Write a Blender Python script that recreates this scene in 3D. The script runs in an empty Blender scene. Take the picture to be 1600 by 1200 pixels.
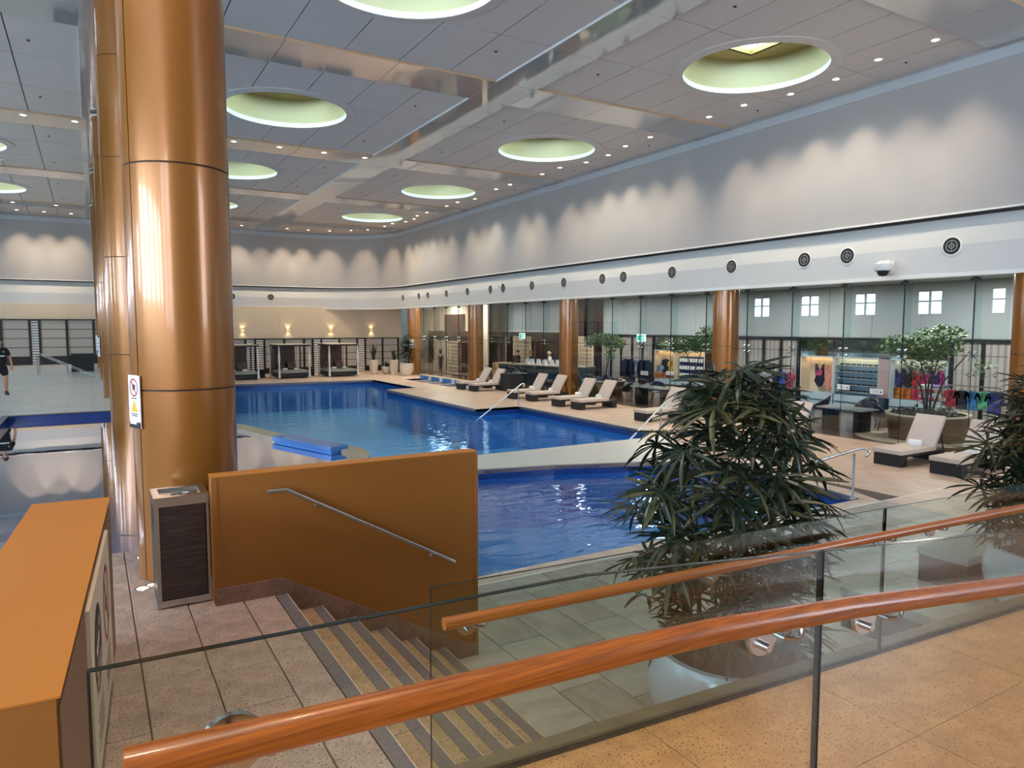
import bpy, bmesh, math, random
from mathutils import Vector, Matrix
from mathutils.geometry import tessellate_polygon
random.seed(7)
scene = bpy.context.scene
COL = scene.collection
PI = math.pi

# ------------------------------------------------------------------ camera
cam_d = bpy.data.cameras.new('camera')
cam = bpy.data.objects.new('camera', cam_d)
COL.objects.link(cam)
cam_d.sensor_fit = 'HORIZONTAL'
cam_d.sensor_width = 36.0
cam_d.lens = 36.0 * 1110.0 / 1600.0
cam_d.clip_start = 0.05
cam_d.clip_end = 300
cam.location = (0, 0, 3.0)
cam.rotation_euler = (math.radians(90 - 4.584), 0, math.radians(-30.655))
scene.camera = cam

# ------------------------------------------------------------------ world, exposure
world = bpy.data.worlds.new('world')
scene.world = world
world.use_nodes = True
wn = world.node_tree
bg = wn.nodes['Background']
sky = wn.nodes.new('ShaderNodeTexSky')
sky.sky_type = 'HOSEK_WILKIE'
sky.turbidity = 3.0
wn.links.new(sky.outputs[0], bg.inputs[0])
bg.inputs[1].default_value = 0.6
vs = scene.view_settings
vs.view_transform = 'Standard'
vs.look = 'None'
vs.exposure = 0.68
vs.gamma = 1.0
vs.use_curve_mapping = False
try:
    scene.cycles.use_denoising = True
    scene.cycles.use_adaptive_sampling = True
    scene.cycles.adaptive_threshold = 0.02
    scene.cycles.max_bounces = 8
    scene.cycles.diffuse_bounces = 3
    scene.cycles.glossy_bounces = 4
    scene.cycles.transmission_bounces = 6
    scene.cycles.transparent_max_bounces = 20
    scene.cycles.caustics_reflective = False
    scene.cycles.caustics_refractive = False
    scene.cycles.sample_clamp_indirect = 6.0
except Exception:
    pass

# light levels, all in one place
WINDOW_STRENGTH = 25.0        # daylight through the tall side windows
BACK_FILL_STRENGTH = 10.0   # fill light from windows added on the unseen entrance side
SKYLIGHT_STRENGTH = 5.2     # roof lights
DOWNLIGHT_W = 78.0          # ceiling downlights along the walls
DECK_LIGHT_W = 175.0          # the same downlights, straight down on the deck
LOBBY_FILL_W = 330.0         # unseen fill spots added over the landing and corridor
SHOP_LIGHT_W = 120.0          # ceiling panels of the shop concourse


# ------------------------------------------------------------------ mesh helpers
def lin(c):
    c = c / 255.0
    return c / 12.92 if c <= 0.04045 else ((c + 0.055) / 1.055) ** 2.4


def rgb(r, g, b):
    return (lin(r), lin(g), lin(b), 1.0)


class MB:
    def __init__(s):
        s.v = []
        s.f = []

    def add(s, vs_, fs):
        n = len(s.v)
        s.v += [tuple(p) for p in vs_]
        s.f += [tuple(i + n for i in f) for f in fs]
        return s

    def box(s, x0, x1, y0, y1, z0, z1):
        return s.add([(x0, y0, z0), (x1, y0, z0), (x1, y1, z0), (x0, y1, z0),
                      (x0, y0, z1), (x1, y0, z1), (x1, y1, z1), (x0, y1, z1)],
                     [(0, 3, 2, 1), (4, 5, 6, 7), (0, 1, 5, 4), (1, 2, 6, 5), (2, 3, 7, 6), (3, 0, 4, 7)])

    def cbox(s, x0, x1, y0, y1, z0, z1, c=0.01):
        """box with chamfered edges (rounded cushions, furniture)"""
        n0 = len(s.v)
        xs = [(x0, x0 + c, x1 - c, x1), (y0, y0 + c, y1 - c, y1), (z0, z0 + c, z1 - c, z1)]
        bm = bmesh.new()
        bmesh.ops.create_cube(bm, size=1.0)
        for v in bm.verts:
            v.co = Vector(((x0 + x1) / 2 + v.co.x * (x1 - x0), (y0 + y1) / 2 + v.co.y * (y1 - y0), (z0 + z1) / 2 + v.co.z * (z1 - z0)))
        bmesh.ops.bevel(bm, geom=bm.edges[:], offset=c, segments=2, profile=0.6, affect='EDGES')
        bm.verts.ensure_lookup_table()
        vs_ = [tuple(v.co) for v in bm.verts]
        bm.verts.index_update()
        fs = [tuple(v.index for v in f.verts) for f in bm.faces]
        bm.free()
        return s.add(vs_, fs)

    def quad(s, a, b, c, d):
        return s.add([a, b, c, d], [(0, 1, 2, 3)])

    def ngon(s, pts):
        return s.add(pts, [tuple(range(len(pts)))])

    def prism(s, poly, z0, z1, holes=(), top=True, bottom=True, sides=True):
        loops = [[Vector((p[0], p[1], 0)) for p in L] for L in [poly, *holes]]
        flat = [p for L in loops for p in L]
        n = len(flat)
        tris = tessellate_polygon(loops)
        vs_ = [(p.x, p.y, z0) for p in flat] + [(p.x, p.y, z1) for p in flat]
        fs = []
        for t in tris:
            a, b, c = (flat[i] for i in t)
            up = (b - a).cross(c - a).z > 0
            t = tuple(t) if up else tuple(reversed(t))
            if top:
                fs.append(tuple(i + n for i in t))
            if bottom:
                fs.append(tuple(reversed(t)))
        if sides:
            o = 0
            for li, L in enumerate(loops):
                m = len(L)
                area = sum(L[i].x * L[(i + 1) % m].y - L[(i + 1) % m].x * L[i].y for i in range(m))
                ccw = area > 0
                for i in range(m):
                    j = (i + 1) % m
                    q = (o + i, o + j, o + j + n, o + i + n)
                    if (li == 0) != ccw:
                        q = tuple(reversed(q))
                    fs.append(q)
                o += m
        return s.add(vs_, fs)

    def tube(s, path, r, seg=8, caps=True, r2=None):
        path = [Vector(p) for p in path]
        rings = []
        n = len(path)
        prev = None
        for i, p in enumerate(path):
            d = (path[min(i + 1, n - 1)] - path[max(i - 1, 0)])
            if d.length < 1e-9:
                d = Vector((0, 0, 1))
            d.normalize()
            if prev is None:
                a = Vector((0, 0, 1)) if abs(d.z) < 0.9 else Vector((1, 0, 0))
                u = d.cross(a).normalized()
            else:
                u = (prev - d * prev.dot(d))
                u = u.normalized() if u.length > 1e-6 else d.orthogonal().normalized()
            prev = u
            w = d.cross(u)
            rr = r if r2 is None else r + (r2 - r) * i / max(n - 1, 1)
            rings.append([p + (u * math.cos(k * 2 * PI / seg) + w * math.sin(k * 2 * PI / seg)) * rr for k in range(seg)])
        vs_ = [q for R in rings for q in R]
        fs = []
        for i in range(n - 1):
            for k in range(seg):
                k2 = (k + 1) % seg
                fs.append((i * seg + k, i * seg + k2, (i + 1) * seg + k2, (i + 1) * seg + k))
        if caps:
            fs.append(tuple(reversed(range(seg))))
            fs.append(tuple((n - 1) * seg + k for k in range(seg)))
        return s.add(vs_, fs)

    def lathe(s, prof, seg=24, cx=0, cy=0, a0=0.0, a1=2 * PI, sx=1.0, sy=1.0):
        full = abs(a1 - a0 - 2 * PI) < 1e-6
        m = seg if full else seg + 1
        vs_ = []
        for r, z in prof:
            for k in range(m):
                a = a0 + (a1 - a0) * k / seg
                vs_.append((cx + r * math.cos(a) * sx, cy + r * math.sin(a) * sy, z))
        fs = []
        for i in range(len(prof) - 1):
            for k in range(seg):
                k2 = (k + 1) % m
                fs.append((i * m + k, i * m + k2, (i + 1) * m + k2, (i + 1) * m + k))
        return s.add(vs_, fs)

    def wall(s, path, z0, z1):
        """vertical sheet along a plan path; normal to the left of travel is the back"""
        n = len(path)
        vs_ = [(p[0], p[1], z0) for p in path] + [(p[0], p[1], z1) for p in path]
        return s.add(vs_, [(i, i + 1, i + 1 + n, i + n) for i in range(n - 1)])

    def xf(s, M, i0=0):
        s.v[i0:] = [tuple(M @ Vector(p)) for p in s.v[i0:]]
        return s

    def build(s, name, mat=None, parent=None, smooth=False, loc=None, rot=None):
        me = bpy.data.meshes.new(name)
        me.from_pydata(s.v, [], s.f)
        if mat is not None:
            me.materials.append(mat)
        if smooth:
            me.polygons.foreach_set('use_smooth', [True] * len(me.polygons))
            try:
                me.set_sharp_from_angle(angle=math.radians(40))
            except Exception:
                pass
        me.update()
        o = bpy.data.objects.new(name, me)
        COL.objects.link(o)
        if parent is not None:
            o.parent = parent
        if loc is not None:
            o.location = loc
        if rot is not None:
            o.rotation_euler = rot
        return o


def B(x0, x1, y0, y1, z0, z1):
    return MB().box(x0, x1, y0, y1, z0, z1)


def inst(src, name, parent=None, loc=None, rot=None, scale=None):
    o = bpy.data.objects.new(name, src.data)
    COL.objects.link(o)
    o.parent = parent
    if loc is not None:
        o.location = loc
    if rot is not None:
        o.rotation_euler = rot
    if scale is not None:
        o.scale = scale
    return o


def tag(o, label=None, cat=None, group=None, kind=None):
    if label:
        o['label'] = label
    if cat:
        o['category'] = cat
    if group:
        o['group'] = group
    if kind:
        o['kind'] = kind
    return o


def thing(name, label, cat, loc=(0, 0, 0), rz=0.0, group=None):
    o = bpy.data.objects.new(name, None)
    COL.objects.link(o)
    o.location = loc
    o.rotation_euler = (0, 0, rz)
    o.empty_display_size = 0.1
    return tag(o, label, cat, group)


def struct(o, label=None):
    o['kind'] = 'structure'
    if label:
        o['label'] = label
    return o


def copy_tree(root, loc=None, rz=None, label=None, parent=None, group=None):
    c = root.copy()
    COL.objects.link(c)
    c.parent = parent
    if loc is not None:
        c.location = loc
    if rz is not None:
        c.rotation_euler = (0, 0, rz)
    if label:
        c['label'] = label
    if group:
        c['group'] = group
    for ch in list(root.children):
        copy_tree(ch, parent=c)
    return c


ORD = ['first', 'second', 'third', 'fourth', 'fifth', 'sixth', 'seventh', 'eighth', 'ninth', 'tenth', 'eleventh', 'twelfth',
       'thirteenth', 'fourteenth', 'fifteenth', 'sixteenth', 'seventeenth', 'eighteenth', 'nineteenth', 'twentieth',
       'twenty-first', 'twenty-second', 'twenty-third', 'twenty-fourth', 'twenty-fifth', 'twenty-sixth', 'twenty-seventh',
       'twenty-eighth', 'twenty-ninth', 'thirtieth', 'thirty-first', 'thirty-second', 'thirty-third']


# ------------------------------------------------------------------ materials
MATS = {}


def mat(name, col, rough=0.5, metal=0.0, spec=0.5, col2=None, nscale=8.0, detail=4.0, stretch=None, bump=0.0, bscale=None,
        emit=None, estr=0.0, coat=0.0, speck=None, contrast=(0.35, 0.65)):
    m = bpy.data.materials.new(name)
    m.use_nodes = True
    nt = m.node_tree
    p = nt.nodes['Principled BSDF']
    p.inputs['Base Color'].default_value = col
    p.inputs['Roughness'].default_value = rough
    p.inputs['Metallic'].default_value = metal
    p.inputs['Specular IOR Level'].default_value = spec
    if coat:
        p.inputs['Coat Weight'].default_value = coat
        p.inputs['Coat Roughness'].default_value = 0.08
    if emit is not None:
        p.inputs['Emission Color'].default_value = emit
        p.inputs['Emission Strength'].default_value = estr
    tc = mp = None
    if col2 is not None or bump:
        tc = nt.nodes.new('ShaderNodeTexCoord')
        mp = nt.nodes.new('ShaderNodeMapping')
        nt.links.new(tc.outputs['Object'], mp.inputs['Vector'])
        if stretch:
            mp.inputs['Scale'].default_value = stretch
    if col2 is not None:
        n = nt.nodes.new('ShaderNodeTexNoise')
        n.inputs['Scale'].default_value = nscale
        n.inputs['Detail'].default_value = detail
        n.inputs['Roughness'].default_value = 0.65
        nt.links.new(mp.outputs[0], n.inputs['Vector'])
        r = nt.nodes.new('ShaderNodeValToRGB')
        r.color_ramp.elements[0].position = contrast[0]
        r.color_ramp.elements[1].position = contrast[1]
        r.color_ramp.elements[0].color = col
        r.color_ramp.elements[1].color = col2
        nt.links.new(n.outputs['Fac'], r.inputs['Fac'])
        out = r.outputs['Color']
        if speck is not None:
            v = nt.nodes.new('ShaderNodeTexNoise')
            v.inputs['Scale'].default_value = speck[0]
            v.inputs['Detail'].default_value = 2.0
            nt.links.new(mp.outputs[0], v.inputs['Vector'])
            r2 = nt.nodes.new('ShaderNodeValToRGB')
            r2.color_ramp.elements[0].position = speck[2]
            r2.color_ramp.elements[1].position = speck[2] + 0.05
            r2.color_ramp.elements[0].color = (0, 0, 0, 1)
            r2.color_ramp.elements[1].color = (1, 1, 1, 1)
            nt.links.new(v.outputs['Fac'], r2.inputs['Fac'])
            mx = nt.nodes.new('ShaderNodeMix')
            mx.data_type = 'RGBA'
            nt.links.new(r2.outputs['Color'], mx.inputs['Factor'])
            nt.links.new(out, mx.inputs['A'])
            mx.inputs['B'].default_value = speck[1]
            out = mx.outputs['Result']
        nt.links.new(out, p.inputs['Base Color'])
    if bump:
        n2 = nt.nodes.new('ShaderNodeTexNoise')
        n2.inputs['Scale'].default_value = bscale or nscale * 3
        n2.inputs['Detail'].default_value = 3.0
        nt.links.new(mp.outputs[0], n2.inputs['Vector'])
        b = nt.nodes.new('ShaderNodeBump')
        b.inputs['Strength'].default_value = bump
        b.inputs['Distance'].default_value = 0.02
        nt.links.new(n2.outputs['Fac'], b.inputs['Height'])
        nt.links.new(b.outputs['Normal'], p.inputs['Normal'])
    MATS[name] = m
    return m


def brick_mat(name, c1, c2, cm, w, h, mortar, rough=0.5, offset=0.5, bump=0.3, noise=0.0, rotz=0.0, plane='XY', spec=0.5, squash=1.0):
    m = mat(name, c1, rough, spec=spec)
    nt = m.node_tree
    p = nt.nodes['Principled BSDF']
    tc = nt.nodes.new('ShaderNodeTexCoord')
    mp = nt.nodes.new('ShaderNodeMapping')
    nt.links.new(tc.outputs['Object'], mp.inputs['Vector'])
    if plane == 'YZ':
        mp.inputs['Rotation'].default_value = (0, PI / 2, PI / 2)
    elif plane == 'XZ':
        mp.inputs['Rotation'].default_value = (PI / 2, 0, 0)
    else:
        mp.inputs['Rotation'].default_value = (0, 0, rotz)
    b = nt.nodes.new('ShaderNodeTexBrick')
    b.offset = offset
    b.inputs['Color1'].default_value = c1
    b.inputs['Color2'].default_value = c2
    b.inputs['Mortar'].default_value = cm
    b.inputs['Scale'].default_value = 1.0
    b.inputs['Mortar Size'].default_value = mortar
    b.inputs['Mortar Smooth'].default_value = 0.1
    b.inputs['Brick Width'].default_value = w
    b.inputs['Row Height'].default_value = h
    nt.links.new(mp.outputs[0], b.inputs['Vector'])
    out = b.outputs['Color']
    if noise:
        n = nt.nodes.new('ShaderNodeTexNoise')
        n.inputs['Scale'].default_value = 3.0
        n.inputs['Detail'].default_value = 8.0
        mp2 = nt.nodes.new('ShaderNodeMapping')
        mp2.inputs['Scale'].default_value = (0.6, 3.0, 1.0)
        nt.links.new(tc.outputs['Object'], mp2.inputs['Vector'])
        nt.links.new(mp2.outputs[0], n.inputs['Vector'])
        mx = nt.nodes.new('ShaderNodeMix')
        mx.data_type = 'RGBA'
        mx.blend_type = 'OVERLAY'
        mx.inputs['Factor'].default_value = noise
        nt.links.new(out, mx.inputs['A'])
        nt.links.new(n.outputs['Fac'], mx.inputs['B'])
        out = mx.outputs['Result']
    nt.links.new(out, p.inputs['Base Color'])
    if bump:
        bp = nt.nodes.new('ShaderNodeBump')
        bp.inputs['Strength'].default_value = bump
        bp.inputs['Distance'].default_value = 0.005
        bp.invert = True
        nt.links.new(b.outputs['Fac'], bp.inputs['Height'])
        nt.links.new(bp.outputs['Normal'], p.inputs['Normal'])
    return m


def clear_mat(name, tint, rough=0.0, ior=1.45, refl=(1, 1, 1, 1), boost=1.0, wave=None):
    """thin glass or a water surface: tinted see-through plus Fresnel mirror"""
    m = bpy.data.materials.new(name)
    m.use_nodes = True
    nt = m.node_tree
    nt.nodes.remove(nt.nodes['Principled BSDF'])
    out = nt.nodes['Material Output']
    t = nt.nodes.new('ShaderNodeBsdfTransparent')
    t.inputs[0].default_value = tint
    g = nt.nodes.new('ShaderNodeBsdfAnisotropic')
    g.inputs['Color'].default_value = refl
    g.inputs['Roughness'].default_value = rough
    f = nt.nodes.new('ShaderNodeFresnel')
    geo = nt.nodes.new('ShaderNodeNewGeometry')
    mi = nt.nodes.new('ShaderNodeMix')
    mi.inputs['A'].default_value = ior
    mi.inputs['B'].default_value = 1.0 / ior
    nt.links.new(geo.outputs['Backfacing'], mi.inputs['Factor'])
    nt.links.new(mi.outputs['Result'], f.inputs['IOR'])
    mul = nt.nodes.new('ShaderNodeMath')
    mul.operation = 'MULTIPLY'
    mul.use_clamp = True
    mul.inputs[1].default_value = boost
    nt.links.new(f.outputs[0], mul.inputs[0])
    mx = nt.nodes.new('ShaderNodeMixShader')
    nt.links.new(mul.outputs[0], mx.inputs[0])
    nt.links.new(t.outputs[0], mx.inputs[1])
    nt.links.new(g.outputs[0], mx.inputs[2])
    nt.links.new(mx.outputs[0], out.inputs['Surface'])
    if wave:
        tc = nt.nodes.new('ShaderNodeTexCoord')
        mp = nt.nodes.new('ShaderNodeMapping')
        mp.inputs['Scale'].default_value = wave[1]
        nt.links.new(tc.outputs['Object'], mp.inputs['Vector'])
        n = nt.nodes.new('ShaderNodeTexNoise')
        n.inputs['Scale'].default_value = 1.0
        n.inputs['Detail'].default_value = 2.5
        n.inputs['Roughness'].default_value = 0.45
        n.inputs['Distortion'].default_value = 0.6
        nt.links.new(mp.outputs[0], n.inputs['Vector'])
        b = nt.nodes.new('ShaderNodeBump')
        b.inputs['Strength'].default_value = wave[0]
        b.inputs['Distance'].default_value = 0.05
        nt.links.new(n.outputs['Fac'], b.inputs['Height'])
        nt.links.new(b.outputs['Normal'], g.inputs['Normal'])
        nt.links.new(b.outputs['Normal'], f.inputs['Normal'])
    MATS[name] = m
    return m


def rib_mat(name, c1, c2, freq, rough=0.5, bump=0.4, mapping=(1, 1, 0), gloss=0.5):
    m = mat(name, c1, rough, spec=gloss)
    nt = m.node_tree
    p = nt.nodes['Principled BSDF']
    tc = nt.nodes.new('ShaderNodeTexCoord')
    mp = nt.nodes.new('ShaderNodeMapping')
    mp.inputs['Scale'].default_value = mapping
    nt.links.new(tc.outputs['Object'], mp.inputs['Vector'])
    w = nt.nodes.new('ShaderNodeTexWave')
    w.wave_type = 'BANDS'
    w.bands_direction = 'DIAGONAL'
    w.inputs['Scale'].default_value = freq
    w.inputs['Distortion'].default_value = 0.0
    nt.links.new(mp.outputs[0], w.inputs['Vector'])
    r = nt.nodes.new('ShaderNodeValToRGB')
    r.color_ramp.elements[0].color = c2
    r.color_ramp.elements[1].color = c1
    r.color_ramp.elements[1].position = 0.5
    nt.links.new(w.outputs['Fac'], r.inputs['Fac'])
    nt.links.new(r.outputs['Color'], p.inputs['Base Color'])
    b = nt.nodes.new('ShaderNodeBump')
    b.inputs['Strength'].default_value = bump
    b.inputs['Distance'].default_value = 0.01
    nt.links.new(w.outputs['Fac'], b.inputs['Height'])
    nt.links.new(b.outputs['Normal'], p.inputs['Normal'])
    return m


# stone and building
m_deck = brick_mat('travertine_deck', rgb(220, 190, 168), rgb(206, 176, 154), rgb(158, 130, 110), 0.99, 0.475, 0.008, rough=0.35,
                   rotz=PI / 2, noise=0.5)
m_tile = mat('travertine_tile', rgb(172, 164, 154), 0.38, col2=rgb(140, 132, 122), nscale=2.2, stretch=(3.2, 0.8, 1), detail=9,
             speck=(38, rgb(120, 100, 84), 0.66))
m_tile_b = mat('travertine_tile_pale', rgb(180, 172, 162), 0.38, col2=rgb(150, 142, 132), nscale=2.0, stretch=(0.8, 3.0, 1), detail=9,
               speck=(42, rgb(126, 106, 90), 0.66))
m_land = mat('landing_stone', rgb(188, 160, 146), 0.42, col2=rgb(152, 128, 114), nscale=6, detail=9, speck=(70, rgb(84, 68, 58), 0.6))
m_tread = mat('tread_stone', rgb(190, 156, 122), 0.42, col2=rgb(160, 128, 98), nscale=6, detail=9, speck=(70, rgb(84, 62, 46), 0.61))
m_tan = mat('corridor_stone', rgb(210, 152, 96), 0.4, col2=rgb(182, 126, 76), nscale=5, detail=9, stretch=(1, 1, 1), speck=(80, rgb(110, 82, 56), 0.6))
m_tile_w = mat('travertine_tile_warm', rgb(220, 190, 168), 0.38, col2=rgb(192, 160, 138), nscale=2.2, stretch=(3.2, 0.8, 1), detail=9,
               speck=(38, rgb(140, 108, 86), 0.66))
m_skirt = mat('skirting_stone', rgb(150, 114, 94), 0.4, col2=rgb(124, 92, 76), nscale=6, detail=8, speck=(70, rgb(80, 58, 48), 0.6))
m_grout = mat('joint_grout', rgb(84, 70, 60), 0.8)
m_nosing = mat('nosing_slate', rgb(116, 108, 110), 0.45, col2=rgb(100, 92, 94), nscale=30)
m_kerbstone = mat('kerb_stone', rgb(140, 120, 96), 0.45, col2=rgb(120, 102, 82), nscale=8)
m_coping = mat('coping_stone', rgb(214, 196, 176), 0.35, col2=rgb(194, 174, 154), nscale=4)
m_gold = mat('bronze_paint', rgb(144, 90, 34), 0.45, metal=0.2, col2=rgb(150, 95, 38), nscale=160, detail=1)
m_gold_littop = mat('bronze_cap', rgb(182, 112, 36), 0.55, metal=0.2)  # lighter bronze stands in for light falling on the top faces
m_column = mat('bronze_column', rgb(146, 92, 34), 0.28, metal=0.35, col2=rgb(154, 98, 38), nscale=220, detail=1, coat=0.4)
m_seam = mat('dark_seam', rgb(36, 26, 20), 0.6)
m_white = mat('white_paint', rgb(226, 226, 222), 0.4)
m_black = mat('black_paint', rgb(18, 18, 19), 0.45)
m_dark = mat('dark_metal', rgb(34, 34, 36), 0.4, metal=0.4)
m_ceil = mat('perforated_panel', rgb(206, 197, 190), 0.45, metal=0.1, col2=rgb(200, 191, 184), nscale=60, detail=1)
m_ceilback = mat('ceiling_void', rgb(40, 40, 42), 0.8)
m_band = mat('polished_band', rgb(200, 196, 192), 0.05, metal=0.5)
m_edge_daylit = mat('band_edge_white', rgb(232, 232, 230), 0.35)  # band edge whitened for daylight from the left
m_edge_warmlit = mat('band_edge_bronze', rgb(196, 164, 128), 0.35)  # gold tint stands in for warm bounced light
m_upper = mat('upper_wall_panel', rgb(172, 169, 166), 0.4, col2=rgb(169, 166, 163), nscale=1.2)
m_bulk = mat('bulkhead_white', rgb(202, 202, 199), 0.3)
m_cornice = mat('cornice_paint', rgb(186, 192, 194), 0.4)
m_ribcream = rib_mat('ribbed_cream', rgb(232, 212, 184), rgb(216, 195, 167), 6.0, rough=0.6, bump=0.1)
m_drum = mat('skylight_drum_paint', rgb(184, 174, 136), 0.35)
m_lid = mat('skylight_lid_paint', rgb(166, 142, 84), 0.4)
m_lens = mat('lamp_lens', rgb(255, 240, 215), 0.4, emit=rgb(255, 226, 184), estr=9.0)
m_rim_daylit = mat('skylight_rim', rgb(236, 246, 246), 0.3)  # pale cyan-white puts the daylight on the rim into its colour

# pool
m_mosaic = brick_mat('pool_mosaic', rgb(92, 182, 242), rgb(76, 166, 232), rgb(140, 206, 246), 0.05, 0.05, 0.002, rough=0.3, offset=0.0, bump=0)
m_mosaic_wall = mat('pool_wall_tile', rgb(52, 130, 206), 0.25, col2=rgb(64, 146, 220), nscale=14)
m_mosaic_dark = mat('pool_band_tile', rgb(22, 52, 116), 0.22, col2=rgb(30, 66, 134), nscale=20)
m_lane = mat('lane_tile', rgb(150, 176, 206), 0.3)
m_benchblue = mat('bench_mosaic', rgb(58, 112, 178), 0.25, col2=rgb(74, 130, 196), nscale=40)
m_water = clear_mat('pool_water', (0.88, 0.97, 1.0, 1), ior=1.33, refl=(0.40, 0.68, 1.0, 1), boost=1.0, wave=(0.22, (1.6, 3.4, 1)))
m_water_near = clear_mat('near_pool_water', (0.62, 0.78, 0.88, 1), ior=1.33, refl=(0.72, 0.82, 1.0, 1), boost=1.7, wave=(0.30, (1.6, 3.2, 1)))
m_water_calm = clear_mat('upper_pool_water', (0.72, 0.88, 1.0, 1), ior=1.33, refl=(0.92, 0.92, 1.0, 1), boost=3.2, wave=(0.010, (1.0, 1.6, 1)))

# glass, metal, wood
m_glass = clear_mat('balustrade_glass', (0.885, 0.94, 0.925, 1), ior=1.45)
m_glass_edge = mat('glass_edge', rgb(16, 26, 24), 0.15)
m_wallglass = clear_mat('wall_glass', (0.93, 0.965, 0.96, 1), ior=1.45, boost=1.0)
m_finglass = clear_mat('fin_glass', (0.88, 0.94, 0.94, 1), ior=1.45)
m_steel = mat('brushed_steel', rgb(190, 188, 186), 0.25, metal=1.0)
m_wood = mat('oiled_timber', rgb(176, 96, 28), 0.33, col2=rgb(122, 60, 13), nscale=5, stretch=(0.5, 34, 34), detail=7, coat=0.2)
m_darkwood = mat('dark_walnut', rgb(66, 42, 32), 0.4, col2=rgb(50, 31, 24), nscale=6, stretch=(10, 10, 1))
m_binwood = mat('bin_laminate', rgb(52, 40, 36), 0.35, col2=rgb(98, 82, 74), nscale=3.5, stretch=(1, 1, 26), detail=8, contrast=(0.52, 0.74))
m_wicker = mat('dark_wicker', rgb(31, 29, 31), 0.6, bump=0.6, bscale=90)
m_cushion = mat('oatmeal_cushion', rgb(206, 190, 178), 0.85, col2=rgb(198, 181, 168), nscale=30)
m_cushion_g = mat('grey_cushion', rgb(160, 158, 152), 0.85, col2=rgb(150, 148, 142), nscale=30)
m_towel = mat('white_towel', rgb(238, 236, 234), 0.95, bump=0.4, bscale=70)
m_curtain = mat('white_curtain', rgb(226, 224, 224), 0.9)
m_pillow = mat('patterned_pillow', rgb(128, 108, 96), 0.9, col2=rgb(60, 46, 40), nscale=14, contrast=(0.45, 0.55))
m_slat = mat('brown_slat', rgb(84, 58, 48), 0.5)
m_pot = mat('white_glazed_pot', rgb(226, 232, 238), 0.2, coat=0.4)
m_potcream = mat('cream_pot', rgb(216, 204, 184), 0.45)
m_soil = mat('dark_soil', rgb(52, 38, 28), 0.9, col2=rgb(36, 26, 20), nscale=24, bump=0.6)
m_planter = mat('bronze_planter', rgb(96, 72, 44), 0.4, metal=0.4)
m_leafp = mat('palm_leaf', rgb(34, 48, 31), 0.36, col2=rgb(20, 30, 20), nscale=5, spec=0.4)
m_leafp2 = mat('palm_leaf_brown', rgb(72, 70, 40), 0.42, col2=rgb(46, 50, 28), nscale=5, spec=0.4)
m_cane = mat('palm_cane', rgb(62, 48, 34), 0.8, col2=rgb(42, 32, 24), nscale=20)
m_leaft = mat('tree_leaf', rgb(116, 152, 92), 0.45, col2=rgb(84, 122, 68), nscale=4)
m_leafd = mat('dark_leaf', rgb(34, 50, 30), 0.4, col2=rgb(24, 36, 22), nscale=4)
m_bark = mat('tree_bark', rgb(98, 84, 70), 0.85, col2=rgb(72, 60, 50), nscale=18)
m_fabric = mat('pale_fabric', rgb(190, 184, 176), 0.8, col2=rgb(178, 172, 164), nscale=40)
m_panel = rib_mat('grey_ribbed_panel', rgb(176, 170, 166), rgb(140, 134, 130), 3.2, rough=0.55, bump=0.4)
m_cream = mat('cream_panel', rgb(214, 196, 170), 0.6)
m_lattice = brick_mat('lattice_panel', rgb(226, 210, 178), rgb(220, 204, 172), rgb(84, 64, 44), 0.12, 0.12, 0.026, rough=0.6, plane='YZ', bump=0)
m_teal = mat('teal_counter_glass', rgb(62, 84, 92), 0.12, col2=rgb(50, 70, 80), nscale=1.5)
m_mirror = mat('mirror_glass', rgb(190, 200, 200), 0.03, metal=1.0)
m_shopwhite = mat('shop_white', rgb(180, 188, 190), 0.5)
m_shopblue = mat('shop_pale_blue', rgb(176, 196, 206), 0.4)
m_skin = mat('skin', rgb(196, 140, 112), 0.55)
m_hair = mat('dark_hair', rgb(28, 22, 20), 0.6)
m_blackcloth = mat('black_cloth', rgb(20, 20, 23), 0.85)
m_whitecloth = mat('white_cloth', rgb(230, 228, 224), 0.85)
m_sign = mat('sign_white', rgb(238, 238, 240), 0.35)
m_signcream = mat('sign_cream', rgb(222, 204, 178), 0.45)
m_signblack = mat('sign_black', rgb(30, 30, 36), 0.45)
m_signred = mat('sign_red', rgb(170, 50, 52), 0.45)
m_signyellow = mat('sign_yellow', rgb(228, 176, 60), 0.45)
m_exit = mat('exit_green', rgb(0, 150, 130), 0.4, emit=rgb(0, 160, 138), estr=0.8)
m_exitw = mat('exit_white', rgb(230, 245, 240), 0.4, emit=rgb(210, 245, 240), estr=0.8)
_cloth = {}


def cloth(r, g, b):
    k = (r, g, b)
    if k not in _cloth:
        _cloth[k] = mat('fabric_%d_%d_%d' % k, rgb(r * 0.85, g * 0.85, b * 0.85), 0.85, col2=rgb(r * 0.45, g * 0.45, b * 0.5), nscale=7, contrast=(0.45, 0.62))
    return _cloth[k]


def text(body, size, m, parent, loc, rot, name='lettering'):
    c = bpy.data.curves.new(name, 'FONT')
    c.body = body
    c.size = size
    c.align_x = 'CENTER'
    c.align_y = 'CENTER'
    c.extrude = 0.001
    c.resolution_u = 2
    c.materials.append(m)
    tmp = bpy.data.objects.new(name, c)
    COL.objects.link(tmp)
    me = bpy.data.meshes.new_from_object(tmp.evaluated_get(bpy.context.evaluated_depsgraph_get()))
    bpy.data.objects.remove(tmp)
    bpy.data.curves.remove(c)
    o = bpy.data.objects.new(name, me)
    COL.objects.link(o)
    o.parent = parent
    o.location = loc
    o.rotation_euler = rot
    return o
# ================================================================== STRUCTURE
ZL = 0.91            # landing / upper deck level
ZC = 9.15            # underside of the ceiling panels
XW, YE, RC = 17.35, 47.5, 4.5
KA = math.atan(-0.068)


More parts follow.
